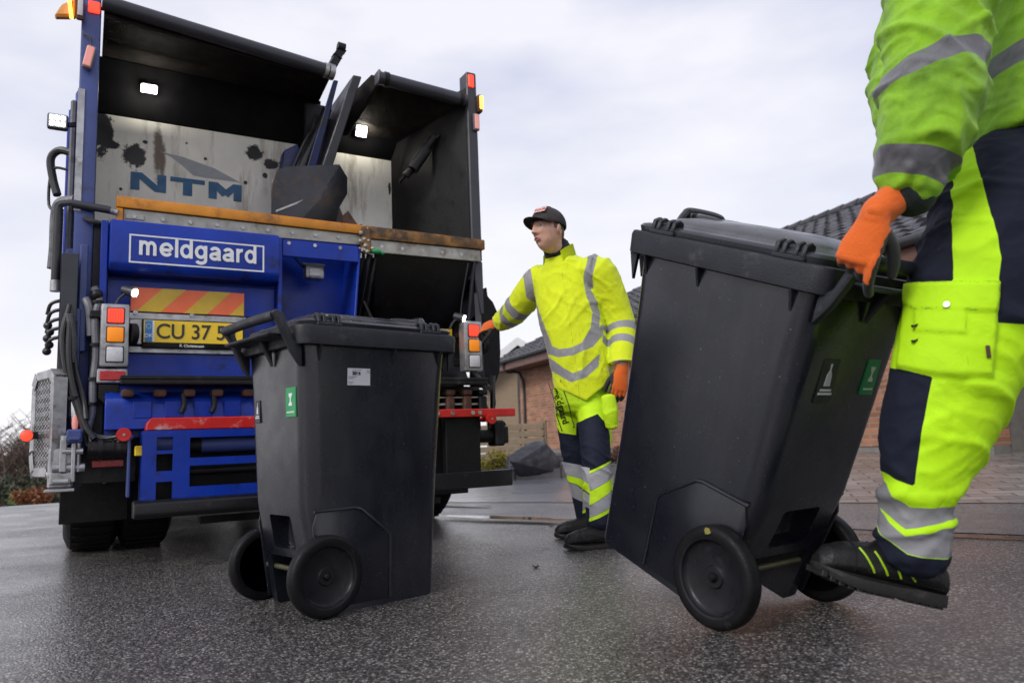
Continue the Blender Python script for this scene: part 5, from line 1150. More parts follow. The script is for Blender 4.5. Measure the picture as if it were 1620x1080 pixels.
M['tr2'] = cloth('green_trouser_cloth', (.50, .88, .006), [('navy', (.004, .0065, .020), .85), ('refl', (.24, .24, .255), .42), ('seam', (.22, .42, .01), .7)], bump=.45, bs=22, sheen=0)
M['skin'] = pm('skin', (.64, .355, .27), .5, var=.14, vs=28, bump=.2, bs=260, dirt=(.60, .28, .22), damt=.36, ds=14)
M['lip'] = pm('lip', (.42, .17, .14), .45, var=.1); M['mouth'] = pm('mouth', (.05, .012, .012), .5); M['teeth'] = pm('teeth', (.6, .57, .5), .3)
M['eye'] = pm('eye_white', (.6, .58, .56), .2, var=.05); M['iris'] = pm('iris', (.03, .04, .05), .2)
M['hair'] = pm('short_hair', (.12, .085, .06), .7, var=.4, vs=80, bump=.8, bs=350)
M['glove'] = cloth('orange_knit_glove', (.80, .14, .012), [('blk', (.012, .012, .013), .55)], bump=.5, bs=160, weave=900, dirt=(.28, .06, .01), damt=.34, ds=16)
M['shoe'] = pm('black_boot_leather', (.008, .0078, .008), .45, var=.4, vs=20, bump=.5, bs=140, dirt=(.045, .04, .036), damt=.36, ds=16, spec=.3)
M['sole'] = pm('boot_sole', (.009, .0085, .008), .6, var=.3, vs=25, bump=.4, dirt=(.10, .08, .06), damt=.36)
M['cap'] = pm('brown_cap_cloth', (.040, .032, .032), .8, var=.15, vs=20, bump=.5, bs=500)
M['mesh'] = pm('dark_cap_mesh', (.022, .022, .026), .8, var=.3, vs=200, bump=.8, bs=600)
M['scarf'] = pm('dark_neck_warmer', (.014, .02, .022), .85, var=.3, vs=12, bump=.8, bs=30)
M['pip'] = pm('lime_piping', (.35, .60, .01), .5, var=.1)

def tube(pts, side, n=26, sub=5, cap=True, flat=False):
    """pts: [(point, half-width along side, half-width across)] -> rings"""
    P = spline([p[0] for p in pts], sub); A = np.array([[p[1], p[2]] for p in pts]); k = len(P)
    rr_ = np.array([[np.interp(i/(k-1)*(len(pts)-1), range(len(pts)), A[:, j]) for j in (0, 1)] for i in range(k)])
    rg = []
    for i in range(k):
        t = (P[min(i+1, k-1)]-P[max(i-1, 0)]).normalized(); s = (Vec(side)-t*t.dot(Vec(side))).normalized(); c = t.cross(s)
        rg.append([P[i]+s*rr_[i][0]*math.cos(2*math.pi*q/n)+c*rr_[i][1]*math.sin(2*math.pi*q/n) for q in range(n)])
    if cap:
        t0 = (P[0]-P[1]).normalized(); t1 = (P[-1]-P[-2]).normalized()
        def shr(ring, c, t, d, f): return [c+(p-c)*f+t*d for p in ring]
        r0, r1 = min(rr_[0]), min(rr_[-1])
        rg = ([] if flat else [shr(rg[0], P[0], t0, r0*.5, .45), shr(rg[0], P[0], t0, r0*.32, .8)])+rg+[shr(rg[-1], P[-1], t1, r1*.32, .8), shr(rg[-1], P[-1], t1, r1*.5, .45)]
    return rg
def union(parts, voxel, smooth=4, extra=None):
    mb = MB()
    for rg in parts: mb.rings(rg)
    if extra:
        for me in extra: mb.mesh(me)
    me = mb.tome('u'); o = bpy.data.objects.new('u', me); COL.objects.link(o)
    m_ = o.modifiers.new('r', 'REMESH'); m_.mode = 'VOXEL'; m_.voxel_size = voxel
    if smooth: s_ = o.modifiers.new('s', 'SMOOTH'); s_.iterations = smooth; s_.factor = .5
    r_ = evalmesh(o); bpy.data.objects.remove(o); return r_
def getco(me):
    a = np.empty(len(me.vertices)*3, np.float32); me.vertices.foreach_get('co', a); 
    n = np.empty(len(me.vertices)*3, np.float32); me.vertices.foreach_get('normal', n); return a.reshape(-1, 3).astype(float), n.reshape(-1, 3).astype(float)
def setco(me, a): me.vertices.foreach_set('co', a.astype(np.float32).ravel()); me.update()
def setattr_(me, name, v):
    at_ = me.attributes.new(name, 'FLOAT', 'POINT'); at_.data.foreach_set('value', np.asarray(v, np.float32))
def nz3(co, f, off=0, st=None, ridged=False):
    q = co*f if st is None else (co @ np.asarray(st))*f
    v = np.array([mnoise.noise((x+off, y+off*.7, z-off)) for x, y, z in q])
    return 1-2*np.abs(v)*1.6 if ridged else v
def wrinkle(me, amp=.006, f=9, seed=0, st=None, lo=.008, keep=None):
    co, n = getco(me)
    wp_ = np.stack([nz3(co, 4, seed+i*9) for i in range(3)], 1)*.06
    r1 = nz3(co+wp_, f, seed, st, True); r2 = nz3(co+wp_, f*2.1, seed+5, st, True); lw = nz3(co, 3.5, seed+3)
    msk = np.clip(nz3(co, 3.1, seed+21)*1.6+.55, 0, 1)
    d_ = lw*lo + amp*msk*(np.clip(r1, -.1, 1)**2*1.0+np.clip(r2, -.1, 1)**2*.35-.25)
    if keep is not None: d_ = d_*keep
    nb = getattr(wrinkle, 'soft', 1); d2 = d_
    ed_ = np.empty(len(me.edges)*2, np.int32); me.edges.foreach_get('vertices', ed_); ed_ = ed_.reshape(-1, 2); dg = np.bincount(ed_.ravel(), minlength=len(d_))
    for _ in range(2):
        s_ = np.bincount(ed_[:, 0], d2[ed_[:, 1]], len(d_))+np.bincount(ed_[:, 1], d2[ed_[:, 0]], len(d_)); d2 = .4*d2+.6*s_/np.maximum(dg, 1)
    setco(me, co+n*d2[:, None])
def sd_poly(P, poly):
    P = np.asarray(P, float); V_ = np.asarray(poly, float); d_ = np.full(len(P), 1e9); ins = np.zeros(len(P), bool)
    for a, b in zip(V_, np.roll(V_, -1, 0)):
        e = b-a; w_ = P-a; t = np.clip((w_ @ e)/(e @ e+1e-12), 0, 1); q = w_-t[:, None]*e; d_ = np.minimum(d_, (q**2).sum(1))
        c1 = (a[1] <= P[:, 1]) & (b[1] > P[:, 1]); c2 = (a[1] > P[:, 1]) & (b[1] <= P[:, 1]); cr = e[0]*w_[:, 1]-e[1]*w_[:, 0]
        ins ^= (c1 & (cr > 0)) | (c2 & (cr < 0))
    return np.sqrt(d_)*np.where(ins, 1, -1)
def sd_line(P, pl, wd):
    P = np.asarray(P, float); d_ = np.full(len(P), 1e9)
    for a, b in zip(pl[:-1], pl[1:]):
        a, b = np.asarray(a, float), np.asarray(b, float); e = b-a; w_ = P-a; t = np.clip((w_ @ e)/(e @ e), 0, 1); q = w_-t[:, None]*e; d_ = np.minimum(d_, (q**2).sum(1))
    return wd-np.sqrt(d_)
def xz(pts, Y): return [(p.x, p.z) for p in (at(x, y, Y) for x, y in pts)]
def along(co, pts, sub=8):
    """distance along a limb's axis and distance from it"""
    P = np.array([list(p) for p in spline(pts, sub)]); best = np.full(len(co), 1e9); s = np.zeros(len(co)); acc = 0
    for a, b in zip(P[:-1], P[1:]):
        e = b-a; l_ = np.linalg.norm(e); t = np.clip(((co-a) @ e)/(l_*l_), 0, 1); q = ((co-a-t[:, None]*e)**2).sum(1); k = q < best; best[k] = q[k]; s[k] = acc+t[k]*l_; acc += l_
    return s, np.sqrt(best), acc

# ------------------------------------------------------------------ head
def head_mesh(mouth_open=.6):
    """local: x forwards, y to the person's left, z up, origin at head centre; ~.235 m tall"""
    b = bmesh.new(); nu, nv = 120, 90; vs = []
    def pt(th, ph):
        d = np.array([math.cos(ph)*math.cos(th), math.cos(ph)*math.sin(th), math.sin(ph)])
        x, y, z = d[0]*(.098 if d[0] > 0 else .104), d[1]*.076, d[2]*.118
        zz = z/.118
        if zz < 0:
            k = (-zz)**1.25; y *= 1-.26*k; x *= (1-.02*k) if x > 0 else (1-.30*k); z *= 1+.09*k
            if x > 0: x += .010*k
        if zz > .25: x -= .004*(zz-.25)
        fr = max(0, d[0])**1.2
        g = lambda cy, cz, sy, sz: math.exp(-((abs(y)-cy)/sy)**2-((z-cz)/sz)**2)
        g1 = lambda cy, cz, sy, sz: math.exp(-((y-cy)/sy)**2-((z-cz)/sz)**2)
        dx = 0
        dx += .006*g(.026, .030, .022, .010)+.004*g1(0, .028, .02, .014)            # brows
        dx -= .011*g(.031, .012, .014, .011)                                     # eye sockets
        nb_ = max(0, min(1, (.028-z)/.055)) if z > -.034 else math.exp(-((z+.034)/.007)**2)
        dx += (.006+.027*nb_)*math.exp(-(y/(.0085+.0085*nb_))**2)*(1 if z < .035 else 0)   # nose
        dx += .009*g(.013, -.033, .008, .008)                                     # nostril wings
        dx += .004*g(.043, -.012, .018, .018)                                     # cheekbones
        dx += .007*g1(0, -.056, .02, .005)+.008*g1(0, -.072, .017, .006)            # lips
        dx -= .014*mouth_open*g1(0, -.064, .016, .0045)+.002*g1(0, -.084, .02, .006)
        dx += .018*g1(0, -.106, .026, .018)
        y *= 1-.05*math.exp(-((z+.045)/.022)**2)*max(0, d[0]); y *= 1+.05*math.exp(-((z+.068)/.02)**2)*(1 if -.2 < d[0] < .6 else 0)                                        # chin
        dx -= .005*g(.036, -.05, .014, .02)
        return Vec((x+dx*fr, y, z))
    for j in range(1, nv):
        ph = -math.pi/2+math.pi*j/nv; vs.append([b.verts.new(pt(2*math.pi*i/nu, ph)) for i in range(nu)])
    for r0_, r1_ in zip(vs, vs[1:]):
        for i in range(nu): b.faces.new((r0_[i], r0_[(i+1) % nu], r1_[(i+1) % nu], r1_[i]))
    b.faces.new(vs[0][::-1]); b.faces.new(vs[-1])
    bmesh.ops.recalc_face_normals(b, faces=b.faces[:])
    me = bpy.data.meshes.new('head'); b.to_mesh(me); b.free()
    mb = MB(); mb.mesh(me)
    for s in (-1, 1):  # ears
        mb.ball((-.012, s*.078, .002), .031, 16, (.62, .22, 1.0), Euler((0, -.18, s*.35)).to_matrix()); mb.ball((-.02, s*.075, -.022), .014, 10, (.8, .4, 1))
    return mb.tome('head')
def hmat(c, face, tilt=0, up=(0, 0, 1)):
    f = Vec(face).normalized(); l_ = Vec(up).cross(f).normalized(); u_ = f.cross(l_); mm = Matrix.Identity(4)
    for i, a in enumerate((f, l_, u_)):
        for j in range(3): mm[j][i] = a[j]
    mm = mm @ Matrix.Rotation(tilt, 4, 'X'); mm.translation = Vec(c); return mm
def put(mb, name, mat, parent, hm, smooth=60):
    me = mb.tome(name); me.transform(hm); return link(name, me, mat, parent, smooth)
def face_bits(root, hm):
    for s in (-1, 1):
        e = put(MB().ball((.0755, s*.031, .012), .0130, 16), 'eye', M['eye'], root, hm)
        put(MB().ball((.0838, s*.0322, .0118), .0066, 12, (.8, 1, 1)), 'iris', M['iris'], e, hm)
        mb = MB(); mb.tube([(.0835, s*.018, .017), (.0862, s*.031, .0215), (.0795, s*.045, .016)], .0026, 6, 5); put(mb, 'eyelid', M['skin'], e, hm)
        mb = MB(); mb.tube([(.097, s*.013, .0315), (.0965, s*.028, .037), (.084, s*.047, .033)], lambda t: .0058*(1-.5*t), 6, 5); put(mb, 'eyebrow', M['hair'], root, hm)
    mo = put(MB().ball((.0905, 0, -.064), .018, 14, (.35, .85, .34)), 'mouth', M['mouth'], root, hm)
    mb = MB(); mb.tube([(.0885, -.021, -.064), (.0955, -.009, -.0585), (.0972, 0, -.0592), (.0955, .009, -.0585), (.0885, .021, -.064)], .0030, 8, 5); put(mb, 'lip', M['lip'], mo, hm)
    mb = MB(); mb.tube([(.0885, -.021, -.0655), (.0955, -.010, -.0715), (.0975, 0, -.0725), (.0955, .010, -.0715), (.0885, .021, -.0655)], .0036, 8, 5); put(mb, 'lip', M['lip'], mo, hm)
    mb = MB(); mb.tube([(.092, -.010, -.0605), (.0955, 0, -.0605), (.092, .010, -.0605)], .0022, 6, 4); put(mb, 'teeth', M['teeth'], mo, hm)

# ------------------------------------------------------------------ gloved hand
def hand(wrist, F, back, thumb, curls, parent, cuff, sc=1.0, thumb_c=(.5, .4), spread=.06, thumb_dir=(.55, .75, -.25), blk=.2, zb=.004):
    """F: along the palm, back: out of the back of the hand, thumb: rough direction of the thumb side"""
    F = Vec(F).normalized(); B = (Vec(back)-F*F.dot(Vec(back))).normalized(); T = B.cross(F); 
    if T.dot(Vec(thumb)) < 0: T = -T
    W_ = lambda x, y, z: Vec(wrist)+(F*x+T*y+B*z)*sc
    parts = [tube([(W_(-.012, 0, 0), .029*sc, .022*sc), (W_(.03, .002, .0), .038*sc, .021*sc), (W_(.065, .0, .0), .044*sc, .018*sc), (W_(.098, -.001, -.002), .043*sc, .0145*sc)], T, 20)]
    tips = []
    for y, ln_, r_, cu, a in zip((.0325, .0115, -.0095, -.0295), (.078, .086, .080, .064), (.0115, .0118, .0112, .0100), curls, (1, .3, -.4, -1.2)):
        p = Vec((.092, y, -.001)); ang = 0; pts = [(W_(p.x-.025, p.y*.95, p.z), r_*sc*1.05, r_*sc)]
        pts.append((W_(*p), r_*sc*1.12, r_*1.08*sc))
        for k, (fr_, c_) in enumerate(zip((.46, .30, .24), cu)):
            ang += c_; d_ = Vec((math.cos(ang), spread*a, -math.sin(ang))); p = p+d_*ln_*fr_; pts.append((W_(*p), r_*sc*(1-.06*k), r_*sc*(.98-.07*k)))
        parts.append(tube(pts, T, 14, 4)); tips.append(W_(*p))
    p = Vec((.022, .026, -.006)); d0 = Vec(thumb_dir).normalized(); pts = [(W_(*p), .017*sc, .016*sc)]
    p = p+d0*.038; pts.append((W_(*p), .0148*sc, .014*sc)); d1 = (d0*math.cos(thumb_c[0])+Vec((.9, -.35, -.25)).normalized()*math.sin(thumb_c[0])).normalized(); p = p+d1*.034; pts.append((W_(*p), .0128*sc, .0125*sc))
    d2 = (d1*math.cos(thumb_c[1])+Vec((.8, -.5, -.35)).normalized()*math.sin(thumb_c[1])).normalized(); p = p+d2*.028; pts.append((W_(*p), .0105*sc, .0105*sc)); parts.append(tube(pts, B, 14, 4)); tips.append(W_(*p))
    parts.append(tube([(W_(.01, 0, 0), .031*sc, .024*sc), (W_(-.02, 0, 0), .0305*sc, .025*sc), (Vec(wrist)+Vec(cuff)*.055, .034*sc, .030*sc), (Vec(wrist)+Vec(cuff)*.10, .038*sc, .034*sc)], T, 20))
    me = union(parts, .0036, 2); wrinkle(me, .0012, 40, 3, None, .001)
    co, n = getco(me); Bn, Fn, Tn = np.array(B), np.array(F), np.array(T); q = (co-np.array(wrist))/sc; x_, y_, z_ = q @ Fn, q @ Tn, q @ Bn
    nd = n @ Bn
    f = np.minimum((-z_-zb)*1.0, (x_-.0)*1.0)
    tip = np.min([np.linalg.norm(co-np.array(t), axis=1) for t in tips], 0)
    f = np.maximum(f, (blk*.13-tip)*.6) ; f = np.maximum(f, np.minimum(y_-.038, x_-.01)*.8); f = f+.003*nz3(co, 60, 4)
    setattr_(me, 'blk', f)
    return link('glove', me, M['glove'], parent, 180)

# ------------------------------------------------------------------ boots
def boot(heel, F, up, parent, ln_=.31, shaft=None, stripes=False, side=1):
    F = Vec(F).normalized(); S = Vec(up).cross(F).normalized(); Up = F.cross(S); W_ = lambda x, y, z: Vec(heel)+F*x+S*y+Up*z
    k = ln_/.31; w0 = [(.0, .030, .066), (.03, .039, .098), (.07, .041, .112), (.12, .042, .106), (.165, .046, .096), (.21, .051, .086), (.255, .050, .077), (.287, .041, .064), (.307, .022, .042)]
    rg = []
    for x, hw, h in w0:
        c = .012 if x > .2 else .0
        rg.append([W_(x*k, math.cos(2*math.pi*i/24)*hw*k*(1 if math.sin(2*math.pi*i/24) < .0 else .93), (.018+h*.5+math.sin(2*math.pi*i/24)*h*.5)*k) for i in range(24)])
    sh = Vec(shaft) if shaft is not None else Up
    parts = [rg, tube([(W_(.058*k, 0, .05*k), .047*k, .042*k), (W_(.058*k, 0, .095*k), .046*k, .040*k), (W_(.058*k, 0, .10*k)+sh*.045*k, .048*k, .041*k)], F, 20)]
    me = union(parts, .004, 4); wrinkle(me, .0016, 26, 8, None, .001); up_ = link('upper', me, M['shoe'], parent, 180)
    o = [(0, -.026), (.0, .026), (.03, .040), (.08, .043), (.13, .043), (.18, .050), (.22, .056), (.26, .055), (.295, .043), (.316, .018), (.316, -.018), (.295, -.043), (.26, -.053), (.22, -.054), (.18, -.046), (.13, -.040), (.08, -.040), (.03, -.037)]
    b = MB(); toe = lambda x: .020*max(0, (x-.2)/.11)**2
    lo = [W_((x*.975)*k, y*k*.99, toe(x)*k) for x, y in o]; hi = [W_((x*.972)*k, y*k*.98, (.034+toe(x)*.6+(.004 if x < .1 else 0)-.010)*k) for x, y in o]; md_ = [W_((x*.985)*k, y*k*1.04, (.012+toe(x))*k) for x, y in o]
    b.rings([lo, md_, hi]);
    for x in [.02+.02*i for i in range(15)]:
        if .105 < x < .135: continue
        hw = np.interp(x, [0, .03, .13, .22, .29], [.026, .038, .041, .055, .043]); b.box(W_(x*k, 0, (toe(x)+.001)*k), (.011*k, hw*1.9*k, .009*k), Matrix((F, S, Up)).transposed(), .002)
    so = b.build('sole', M['sole'], up_)
    b = MB()
    for i in range(5):
        x = .115+i*.018; z = np.interp(x, [.1, .2], [.132, .098]); b.tube([W_(x*k, -.026*k, (z-.018)*k), W_((x+.006)*k, 0, (z+.003)*k), W_(x*k, .026*k, (z-.018)*k)], .0032*k, 6, 4)
    b.tube([W_(.085*k, -.03*k, .125*k), W_(.10*k, 0, .14*k), W_(.085*k, .03*k, .125*k)], .007*k, 8, 5)
    b.build('lace', M['rubber'], up_)
    b = MB(); b.cyl(W_(.10*k, 0, .128*k), W_(.115*k, 0, .148*k), .013*k, n=16); b.build('lace_dial', M['hose'], up_)
    bv = BVHTree.FromPolygons([v.co for v in up_.data.vertices], [q.vertices[:] for q in up_.data.polygons])
    def seamline(path, r_=.0022):
        ps = []
        for (x, y, z) in path:
            o_ = W_(x*k, y*k, z*k); c_ = W_(x*k, 0, .035*k); h = bv.ray_cast(o_, (c_-o_).normalized(), 1)
            if h[0] is not None: ps.append(h[0])
        return MB().tube(ps, r_*k, 6, 1) if len(ps) > 3 else None
    for path in ([(.235, .3*math.cos(t), .03+.3*math.sin(t)) for t in np.linspace(.08, 3.06, 24)], [(.05+.10*t, .3, .12-.05*t) for t in np.linspace(0, 1, 10)], [(.05+.10*t, -.3, .12-.05*t) for t in np.linspace(0, 1, 10)], [(.012+.1*t, .3, .05+.02*math.sin(3*t)) for t in np.linspace(0, 1, 10)]):
        s_ = seamline(path)
        if s_: s_.build('seam', M['rubber'], up_)
    if stripes:
        b = MB(); bv = BVHTree.FromPolygons([v.co for v in up_.data.vertices], [q.vertices[:] for q in up_.data.polygons])
        for i in range(4):
            x = .088+i*.034; ps = []
            for t in np.linspace(0, 1, 9):
                q = W_((x+.036*t)*k, 0, (.044+t*(.046 if i else .03))*k); h = bv.ray_cast(q+S*side*.3, -S*side, .6)
                if h[0] is not None: ps.append(h[0]+h[1]*.0005)
            if len(ps) > 2: b.tube(ps, .0026*k, 6, 1)
        b.build('side_stripe', M['pip'], up_)
    return up_
def drape(me, target, off=.002, axis=(0, 1, 0)):
    bv = BVHTree.FromPolygons([v.co for v in target.vertices], [p.vertices[:] for p in target.polygons]); ax = Vec(axis)
    for v in me.vertices:
        h = bv.ray_cast(v.co-ax*1.0, ax, 3.0)
        if h[0] is not None: v.co = v.co+ax*((h[0]-v.co).dot(ax)-off)
    return me

# ================================================================== the man standing by the truck
P1 = empty('person', (.36, 4.15, 0)); PI1 = Matrix.Translation((.36, 4.15, 0)).inverted()
def own(o, inv):
    o.matrix_parent_inverse = inv; return o
pts_before = set(bpy.data.objects)
D = Vec((.93, -.36, 0))                                  # torso's left-right axis: chest turned a little to the left
r_sh, r_el, r_wr = at(846, 446, 4.36), at(818, 488, 4.50), at(793, 508, 4.64)
l_sh, l_el, l_wr = at(950, 436, 4.17), at(982, 512, 4.20), at(983, 578, 4.08)
hem, waist, chest, upc, nkb = at(923, 641, 4.22), at(918, 560, 4.22), at(901, 490, 4.24), at(893, 440, 4.26), at(886, 408, 4.26)
torso = tube([(hem+Vec((.01, .0, .02)), .176, .14), (waist+Vec((-.01, 0, 0)), .176, .135), (chest, .188, .135), (upc, .182, .118), (upc.lerp(nkb, .6), .142, .10), (nkb, .082, .085)], D, flat=True)
ra = [r_sh+Vec((.05, -.02, .01)), r_sh+Vec((.01, 0, -.01)), r_el, r_wr]; la = [l_sh+Vec((-.06, .02, .01)), l_sh, l_el, l_wr]
jk = union([torso, tube([(ra[0], .10, .10), (ra[1], .095, .095), (ra[2], .084, .080), (ra[3], .064, .062)], (0, 0, 1)), tube([(la[0], .11, .105), (la[1], .10, .095), (la[2], .080, .078), (la[3], .064, .062)], (1, 0, 0)),
            tube([(nkb+Vec((.0, .0, -.03)), .095, .09), (nkb+Vec((0.004, 0.004, .0)), .082, .080), (nkb+Vec((.018, .016, .026)), .072, .066)], D)], .0062, 7)
co, n = getco(jk); kz = np.clip((waist.z-.06-co[:, 2])/.15, 0, 1); co[:, 2] += kz*np.clip(np.abs(co[:, 0]-at(924, 640, 4.2).x), 0, .2)*.62; setco(jk, co)
FOLD = lambda deg, k: np.array(Matrix.Rotation(R(deg), 3, 'Y')).T @ np.diag([.45*k, .7*k, 1.35*k])
co, n = getco(jk); Q = co[:, [0, 2]]; kh = np.clip((co[:, 2]-(at(920, 628, 4.2).z))/.14, .12, 1)
wrinkle(jk, .012, 7, 2, FOLD(60, 1), .008, keep=kh); wrinkle(jk, .008, 10, 14, FOLD(-40, 1), .0, keep=kh)
sR, dR, lR = along(co, ra); sL, dL, lL = along(co, la); sT, dT, lT = along(co, [hem, waist, chest, upc, nkb])
isR = (dR < dT*.62) & (sR > .12) | (sR > .30); isL = (dL < dT*.62) & (sL > .12) & (dL < .13) | ((sL > .3) & (dL < .12))
arm = isR | isL
tz = lambda pts: xz(pts, 4.12)
st_ = np.maximum.reduce([sd_line(Q, tz([(833, 414), (840, 455), (848, 489), (859, 522), (868, 548)]), .025), sd_line(Q, tz([(940, 398), (929, 439), (934, 467), (944, 494), (940, 522), (925, 548)]), .025),
      sd_line(Q, tz([(855, 538), (868, 550), (884, 558), (904, 557), (934, 544), (958, 516)]), .023), sd_line(Q, tz([(855, 555), (868, 570), (884, 584), (904, 598), (923, 592), (966, 553)]), .024)])
bands = lambda s, a: np.maximum.reduce([w_-np.abs(s-c) for c, w_ in a])
fR = bands(sR, [(lR-.20, .026), (lR-.11, .026)]); fL = bands(sL, [(lL-.245, .026), (lL-.145, .026)])
setattr_(jk, 'refl', np.where(isR, fR, np.where(isL, fL, st_)))
setattr_(jk, 'pale', np.where(isR & (dR < .075), sR-(lR-.003), np.where(isL & (dL < .085), sL-(lL-.002), -1)))
setattr_(jk, 'seam', np.where(arm, -1, np.maximum(sd_line(Q, tz([(889, 425), (897, 480), (908, 560), (918, 640)]), .0025), sd_line(Q, tz([(898, 418), (910, 480), (920, 560), (929, 640)]), .002))))
jk1 = own(link('jacket', jk, M['hv1'], P1, 180), PI1)
# collar flaps, placket, neck warmer
b = MB(); b.rings(tube([(nkb+Vec((0, 0, -.005)), .076, .074), (nkb+Vec((-.012, -.012, .045)), .070, .070), (nkb+Vec((-.02, -.02, .075)), .066, .066)], D, 28)); me = b.tome('neck_warmer'); 
me = union([tube([(nkb+Vec((-.004, -.010, -.02)), .062, .064), (nkb+Vec((-.012, -.016, .03)), .080, .083), (nkb+Vec((-.030, -.026, .075)), .074, .076)], D, 28)], .006, 2); wrinkle(me, .008, 16, 4, np.diag([1, 1, 2.2]), .003); own(link('neck_warmer', me, M['scarf'], P1, 180), PI1)
cb = bmesh.new(); fx = Vec((-.80, -.60, 0)); sx2 = Vec((.60, -.80, 0)); rows = []
for t in np.linspace(0, 1, 7):
    rw = []
    for i in range(45):
        a_ = R(58+244*i/44); fr0 = .5+.5*math.cos(a_); hgt = .125-.098*fr0**1.5; fl = 0
        rad = .106-.016*t; z0_ = -.042+hgt*t
        rw.append(cb.verts.new(nkb+Vec((-.012*t, -.012*t, 0))+fx*(math.cos(a_)*rad*1.02)+sx2*(math.sin(a_)*rad)+Vec((0, 0, z0_+.004*mnoise.noise((a_*2, t*3, 1))))))
    rows.append(rw)
for r0_, r1_ in zip(rows, rows[1:]):
    for i in range(44): cb.faces.new((r0_[i], r0_[i+1], r1_[i+1], r1_[i]))
bmesh.ops.solidify(cb, geom=cb.faces[:], thickness=.005); me = bpy.data.meshes.new('collar'); cb.to_mesh(me); cb.free(); own(link('collar', me, M['hv1'], jk1, 60), Matrix.Identity(4))

# trousers
hipc = at(920, 612, 4.22); hL, kL, aL = at(938, 640, 4.20), at(942, 705, 4.06), at(949, 832, 3.97); hR, kR, aR = at(904, 640, 4.30), at(907, 700, 4.34), at(930, 828, 4.44)
tr1 = union([tube([(hipc, .165, .12), (hipc+Vec((0, 0, -.10)), .16, .118)], D), tube([(hL+Vec((-.01, 0, .06)), .098, .10), (hL, .10, .10), (kL, .082, .085), (kL.lerp(aL, .5), .076, .080), (aL, .064, .072)], (1, 0, 0)),
             tube([(hR+Vec((.01, 0, .06)), .098, .10), (hR, .098, .10), (kR, .078, .08), (kR.lerp(aR, .5), .066, .075), (aR, .062, .07)], (1, 0, 0))], .0066, 5)
co, n = getco(tr1); Q = co[:, [0, 2]]
wrinkle(tr1, .013, 9, 12, FOLD(-20, 1), .006, keep=np.where(getco(tr1)[0][:, 2] > at(900, 690, 4.1).z, .35, 1))
tz = lambda pts: xz(pts, 4.10)
gl = lambda Y, polys: np.maximum.reduce([sd_poly(Q, xz(p, Y)) for p in polys])
hv_ = gl(4.1, [[(872, 600), (915, 600), (915, 688), (889, 684), (880, 665), (873, 625)], [(915, 600), (975, 600), (976, 676), (957, 672), (944, 655), (915, 668)], [(960, 670), (967, 670), (972, 728), (965, 728)], [(928, 774), (963, 755), (990, 750), (990, 765), (962, 774), (928, 796)], [(928, 814), (963, 796), (990, 790), (990, 797), (963, 803), (928, 820)], [(925, 744), (968, 725), (990, 722), (990, 726), (968, 729), (925, 749)], [(895, 752), (912, 755), (929, 762), (929, 778), (918, 770), (895, 762)]])
rf_ = gl(4.1, [[(928, 748), (968, 729), (990, 726), (990, 750), (963, 755), (928, 774)], [(928, 796), (962, 774), (990, 768), (990, 790), (963, 796), (928, 814)], [(895, 732), (929, 738), (929, 762), (895, 752)], [(895, 762), (918, 771), (929, 780), (929, 800), (895, 785)]])
setattr_(tr1, 'hv', hv_); setattr_(tr1, 'refl', rf_); setattr_(tr1, 'seam', sd_line(Q, tz([(958, 640), (962, 720), (963, 800)]), .002))
trs = own(link('trousers', tr1, M['tr1'], P1, 180), PI1)
b = MB(); bm_ = tr1
o_, tx, ty = at(893, 648, 4.05), (at(903, 678, 4.05)-at(884, 621, 4.05)), None
ty = Vec((0, 1, 0)).cross(tx)*-1; 
me = text_me('meldgaard', .05, .0006, .0008); me.transform(frame(at(889, 640, 4.05), tx, Vec((0, -1, 0)).cross(tx))); drape(me, tr1, .005); own(link('lettering', me, M['letter'], trs, 0), Matrix.Identity(4))
b = MB(); tn = tx.normalized(); tp_ = Vec((0, -1, 0)).cross(tn).normalized(); c_ = at(889, 640, 4.05)
for i in range(30):
    for (s_, w_) in ((.038, 1), (-.034, 1)): b.prism([c_+tn*(-.135+i*.009)+tp_*(s_+a) for a in (0,)]+[c_+tn*(-.135+(i+1)*.009)+tp_*s_, c_+tn*(-.135+(i+1)*.009)+tp_*(s_+.004), c_+tn*(-.135+i*.009)+tp_*(s_+.004)], (0, -.0008, 0))
b.prism([c_+tn*.132+tp_*-.034, c_+tn*.136+tp_*-.034, c_+tn*.136+tp_*.042, c_+tn*.132+tp_*.042], (0, -.0008, 0))
me = b.tome('letter_frame'); drape(me, tr1, .0052); own(link('letter_frame', me, M['letter'], trs, 0), Matrix.Identity(4))
